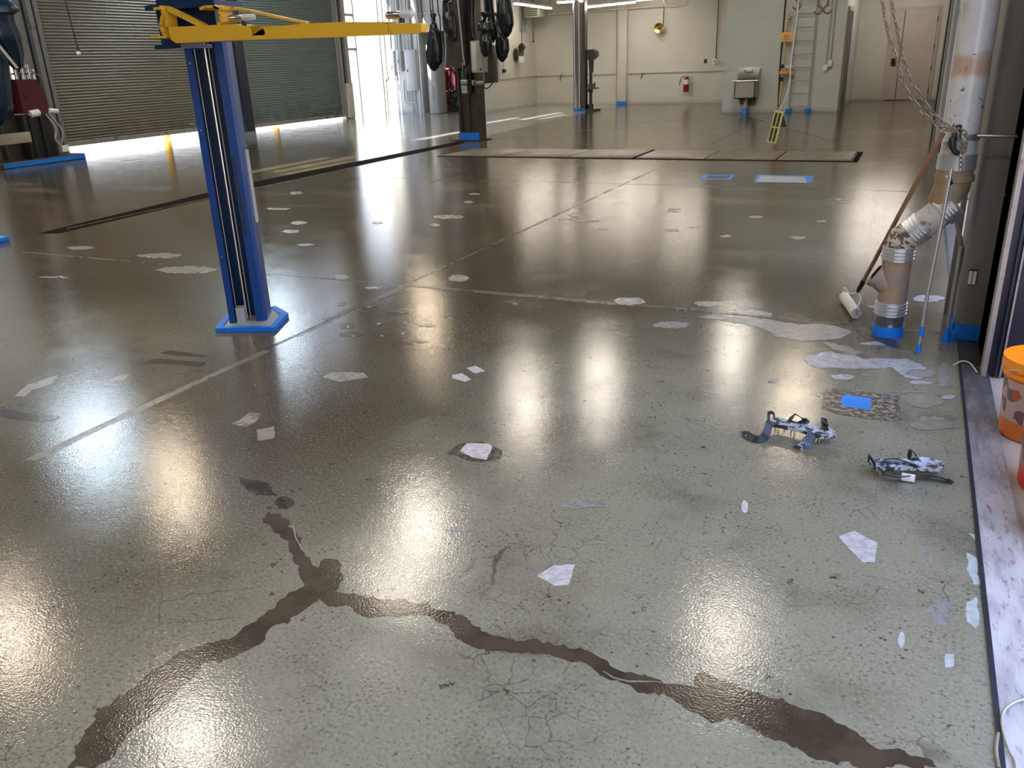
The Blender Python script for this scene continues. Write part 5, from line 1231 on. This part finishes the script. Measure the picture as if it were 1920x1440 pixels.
ebox(735, 96, 741, 142, .10, 'junction_box', 'narrow grey box at the left end of the electrical boxes', door=False)
ebox(727, 120, 733, 128, .08, 'junction_box', 'small pale box on a conduit left of the disconnect switch', 'whitep', door=False)
ebox(720, 142, 726, 149, .08, 'junction_box', 'tiny lower box under the leftmost conduits', 'lgrey', door=False)
ebox(738, 144, 744, 151, .08, 'junction_box', 'tiny lower box under the disconnect switch', 'lgrey', door=False)
cx_ = [708, 716, 724, 732, 740, 745, 750, 758, 764, 770, 775, 780]
cbot = [128, 120, 142, 92, 95, 94, 93, 94, 94, 94, 212, 212]
for i, (x, yb_) in enumerate(zip(cx_, cbot)):
    p = PY(x, yb_, EY-.05); t0 = Vector((p.x, EY-.05, 4.6)); b = MB(); b.cyl(Vector((p.x, EY-.05, max(.02, p.z))), t0, .022 if i % 3 else .03, seg=8)
    single(b, 'wall_conduit', M['lgrey'], '%s from the left of the vertical conduits above the electrical boxes' % ('first second third fourth fifth sixth seventh eighth ninth tenth eleventh twelfth'.split()[i]), 'conduit', (p.x, EY-.05, max(.02, p.z)), 'conduits on the electrical wall')
b = MB(); b.tube(catmull([PY(757, 150, EY-.06), PY(759, 185, EY-.06), PY(764, 193, EY-.06), PY(780, 194, EY-.06), PY(783, 212, EY-.06)], 4), .025, 8); b.tube(catmull([PY(763, 170, EY-.06), PY(765, 188, EY-.06), PY(772, 192, EY-.06)], 4), .02, 8)
single(b, 'bent_conduit', M['lgrey'], 'bent conduit curving below the breaker panel to the floor', 'conduit', PY(765, 190, EY-.06))
b = MB(); b.box((-14.42, 23.9, 0), (-14.30, 24.0, 4.5)); b.box((-14.25, 23.86, 0), (-14.20, 24.0, 4.5)); struct(b, 'trim_40', M['lgrey'])
ck_ = PY(812, 213, 23.4)
lk = thing('grey_locker', 'tall grey metal cabinet with a vent left of the red machine', 'cabinet', (ck_.x, 23.7, 0))
p, q = PY(797, 70, 23.4), PY(823, 213, 23.4)
b = MB(); b.box((p.x, 23.4, .01), (q.x, 23.95, 2.0), bev=.01); part(b, 'carcass', M['lgrey'], lk)
b = MB(); b.box((p.x+.06, 23.385, .06), (q.x-.03, 23.40, 1.95), bev=.004); part(b, 'door', M['lgrey'], lk)
b = MB()
for k in range(9): b.box((p.x+.14, 23.375, .42+k*.045), (q.x-.12, 23.386, .445+k*.045))
part(b, 'vent', M['grey'], lk)
# red machine in the alcove
rx = (PY(829, 200, 24.7).x+PY(858, 200, 24.7).x)/2
rm = thing('floor_machine', 'dark red tank machine with black hoses in the alcove', 'machine', (rx, 24.8, 0))
b = MB(); b.lathe((rx-.18, 24.75, .12), [(0, 0), (.2, .0), (.21, .05), (.21, .95), (.15, 1.08), (0, 1.12)], 26); part(b, 'tank', M['red'], rm)
b = MB(); b.prism([(rx+.0, 24.65, .5), (rx+.25, 24.65, .55), (rx+.30, 24.65, 1.15), (rx+.05, 24.65, 1.25)], (0, .2, 0)); part(b, 'side_housing', M['maroon'], rm)
b = MB(); b.tube([(rx-.36, 24.65, 1.28), (rx+.34, 24.65, 1.28)], .03, 8); b.tube([(rx-.2, 24.6, 1.1), (rx-.2, 24.6, 1.3)], .02, 8); b.tube([(rx-.08, 24.6, 1.1), (rx-.08, 24.6, 1.3)], .02, 8); part(b, 'handlebar', M['red'], rm)
for k, (dx, dz, r) in enumerate(((.12, .28, .17), (.30, .2, .14), (.22, .5, .13))):
    b = MB(); b.tube([Vector((rx+dx+r*math.cos(a), 24.6+.02*k, dz+r*math.sin(a))) for a in [2*PI*i/18 for i in range(18)]], .032, 8, closed=True); part(b, 'coiled_hose', M['black'], rm)
b = MB(); b.box((rx-.36, 24.5, 0), (rx+.36, 25.1, .12), bev=.02); part(b, 'base', M['black'], rm)
for k in range(4):
    b = MB(); b.sphere((rx+.05+.09*k, 24.5, .62+.04*(k % 2)), .03); part(b, 'fitting', M['chrome'], rm)
b = MB(); b.box((-13.9, 26.10, .0), (-13.0, 26.18, 2.1)); single(b, 'brown_panel', mat('brown_panel', (.16, .11, .08), .6), 'brown board at the rear of the alcove behind the red machine', 'board', (-13.4, 26.17, 0))
b = MB(); b.tube([(-14.25, 23.95, 2.72), (-12.0, 23.42, 2.75)], .03, 8) if False else b.tube([(-14.25, 23.94, 2.9), (-12.2, 23.94, 2.92)], .03, 8); single(b, 'cross_pipe', M['lgrey'], 'pale pipe crossing the wall above the alcove opening', 'pipe', (-13.2, 23.94, 2.9))
#@@END@@


scene.view_settings.view_transform = 'Standard'; scene.view_settings.look = 'None'
scene.view_settings.gamma = 1; scene.view_settings.use_curve_mapping = False
scene.view_settings.exposure = 0.0
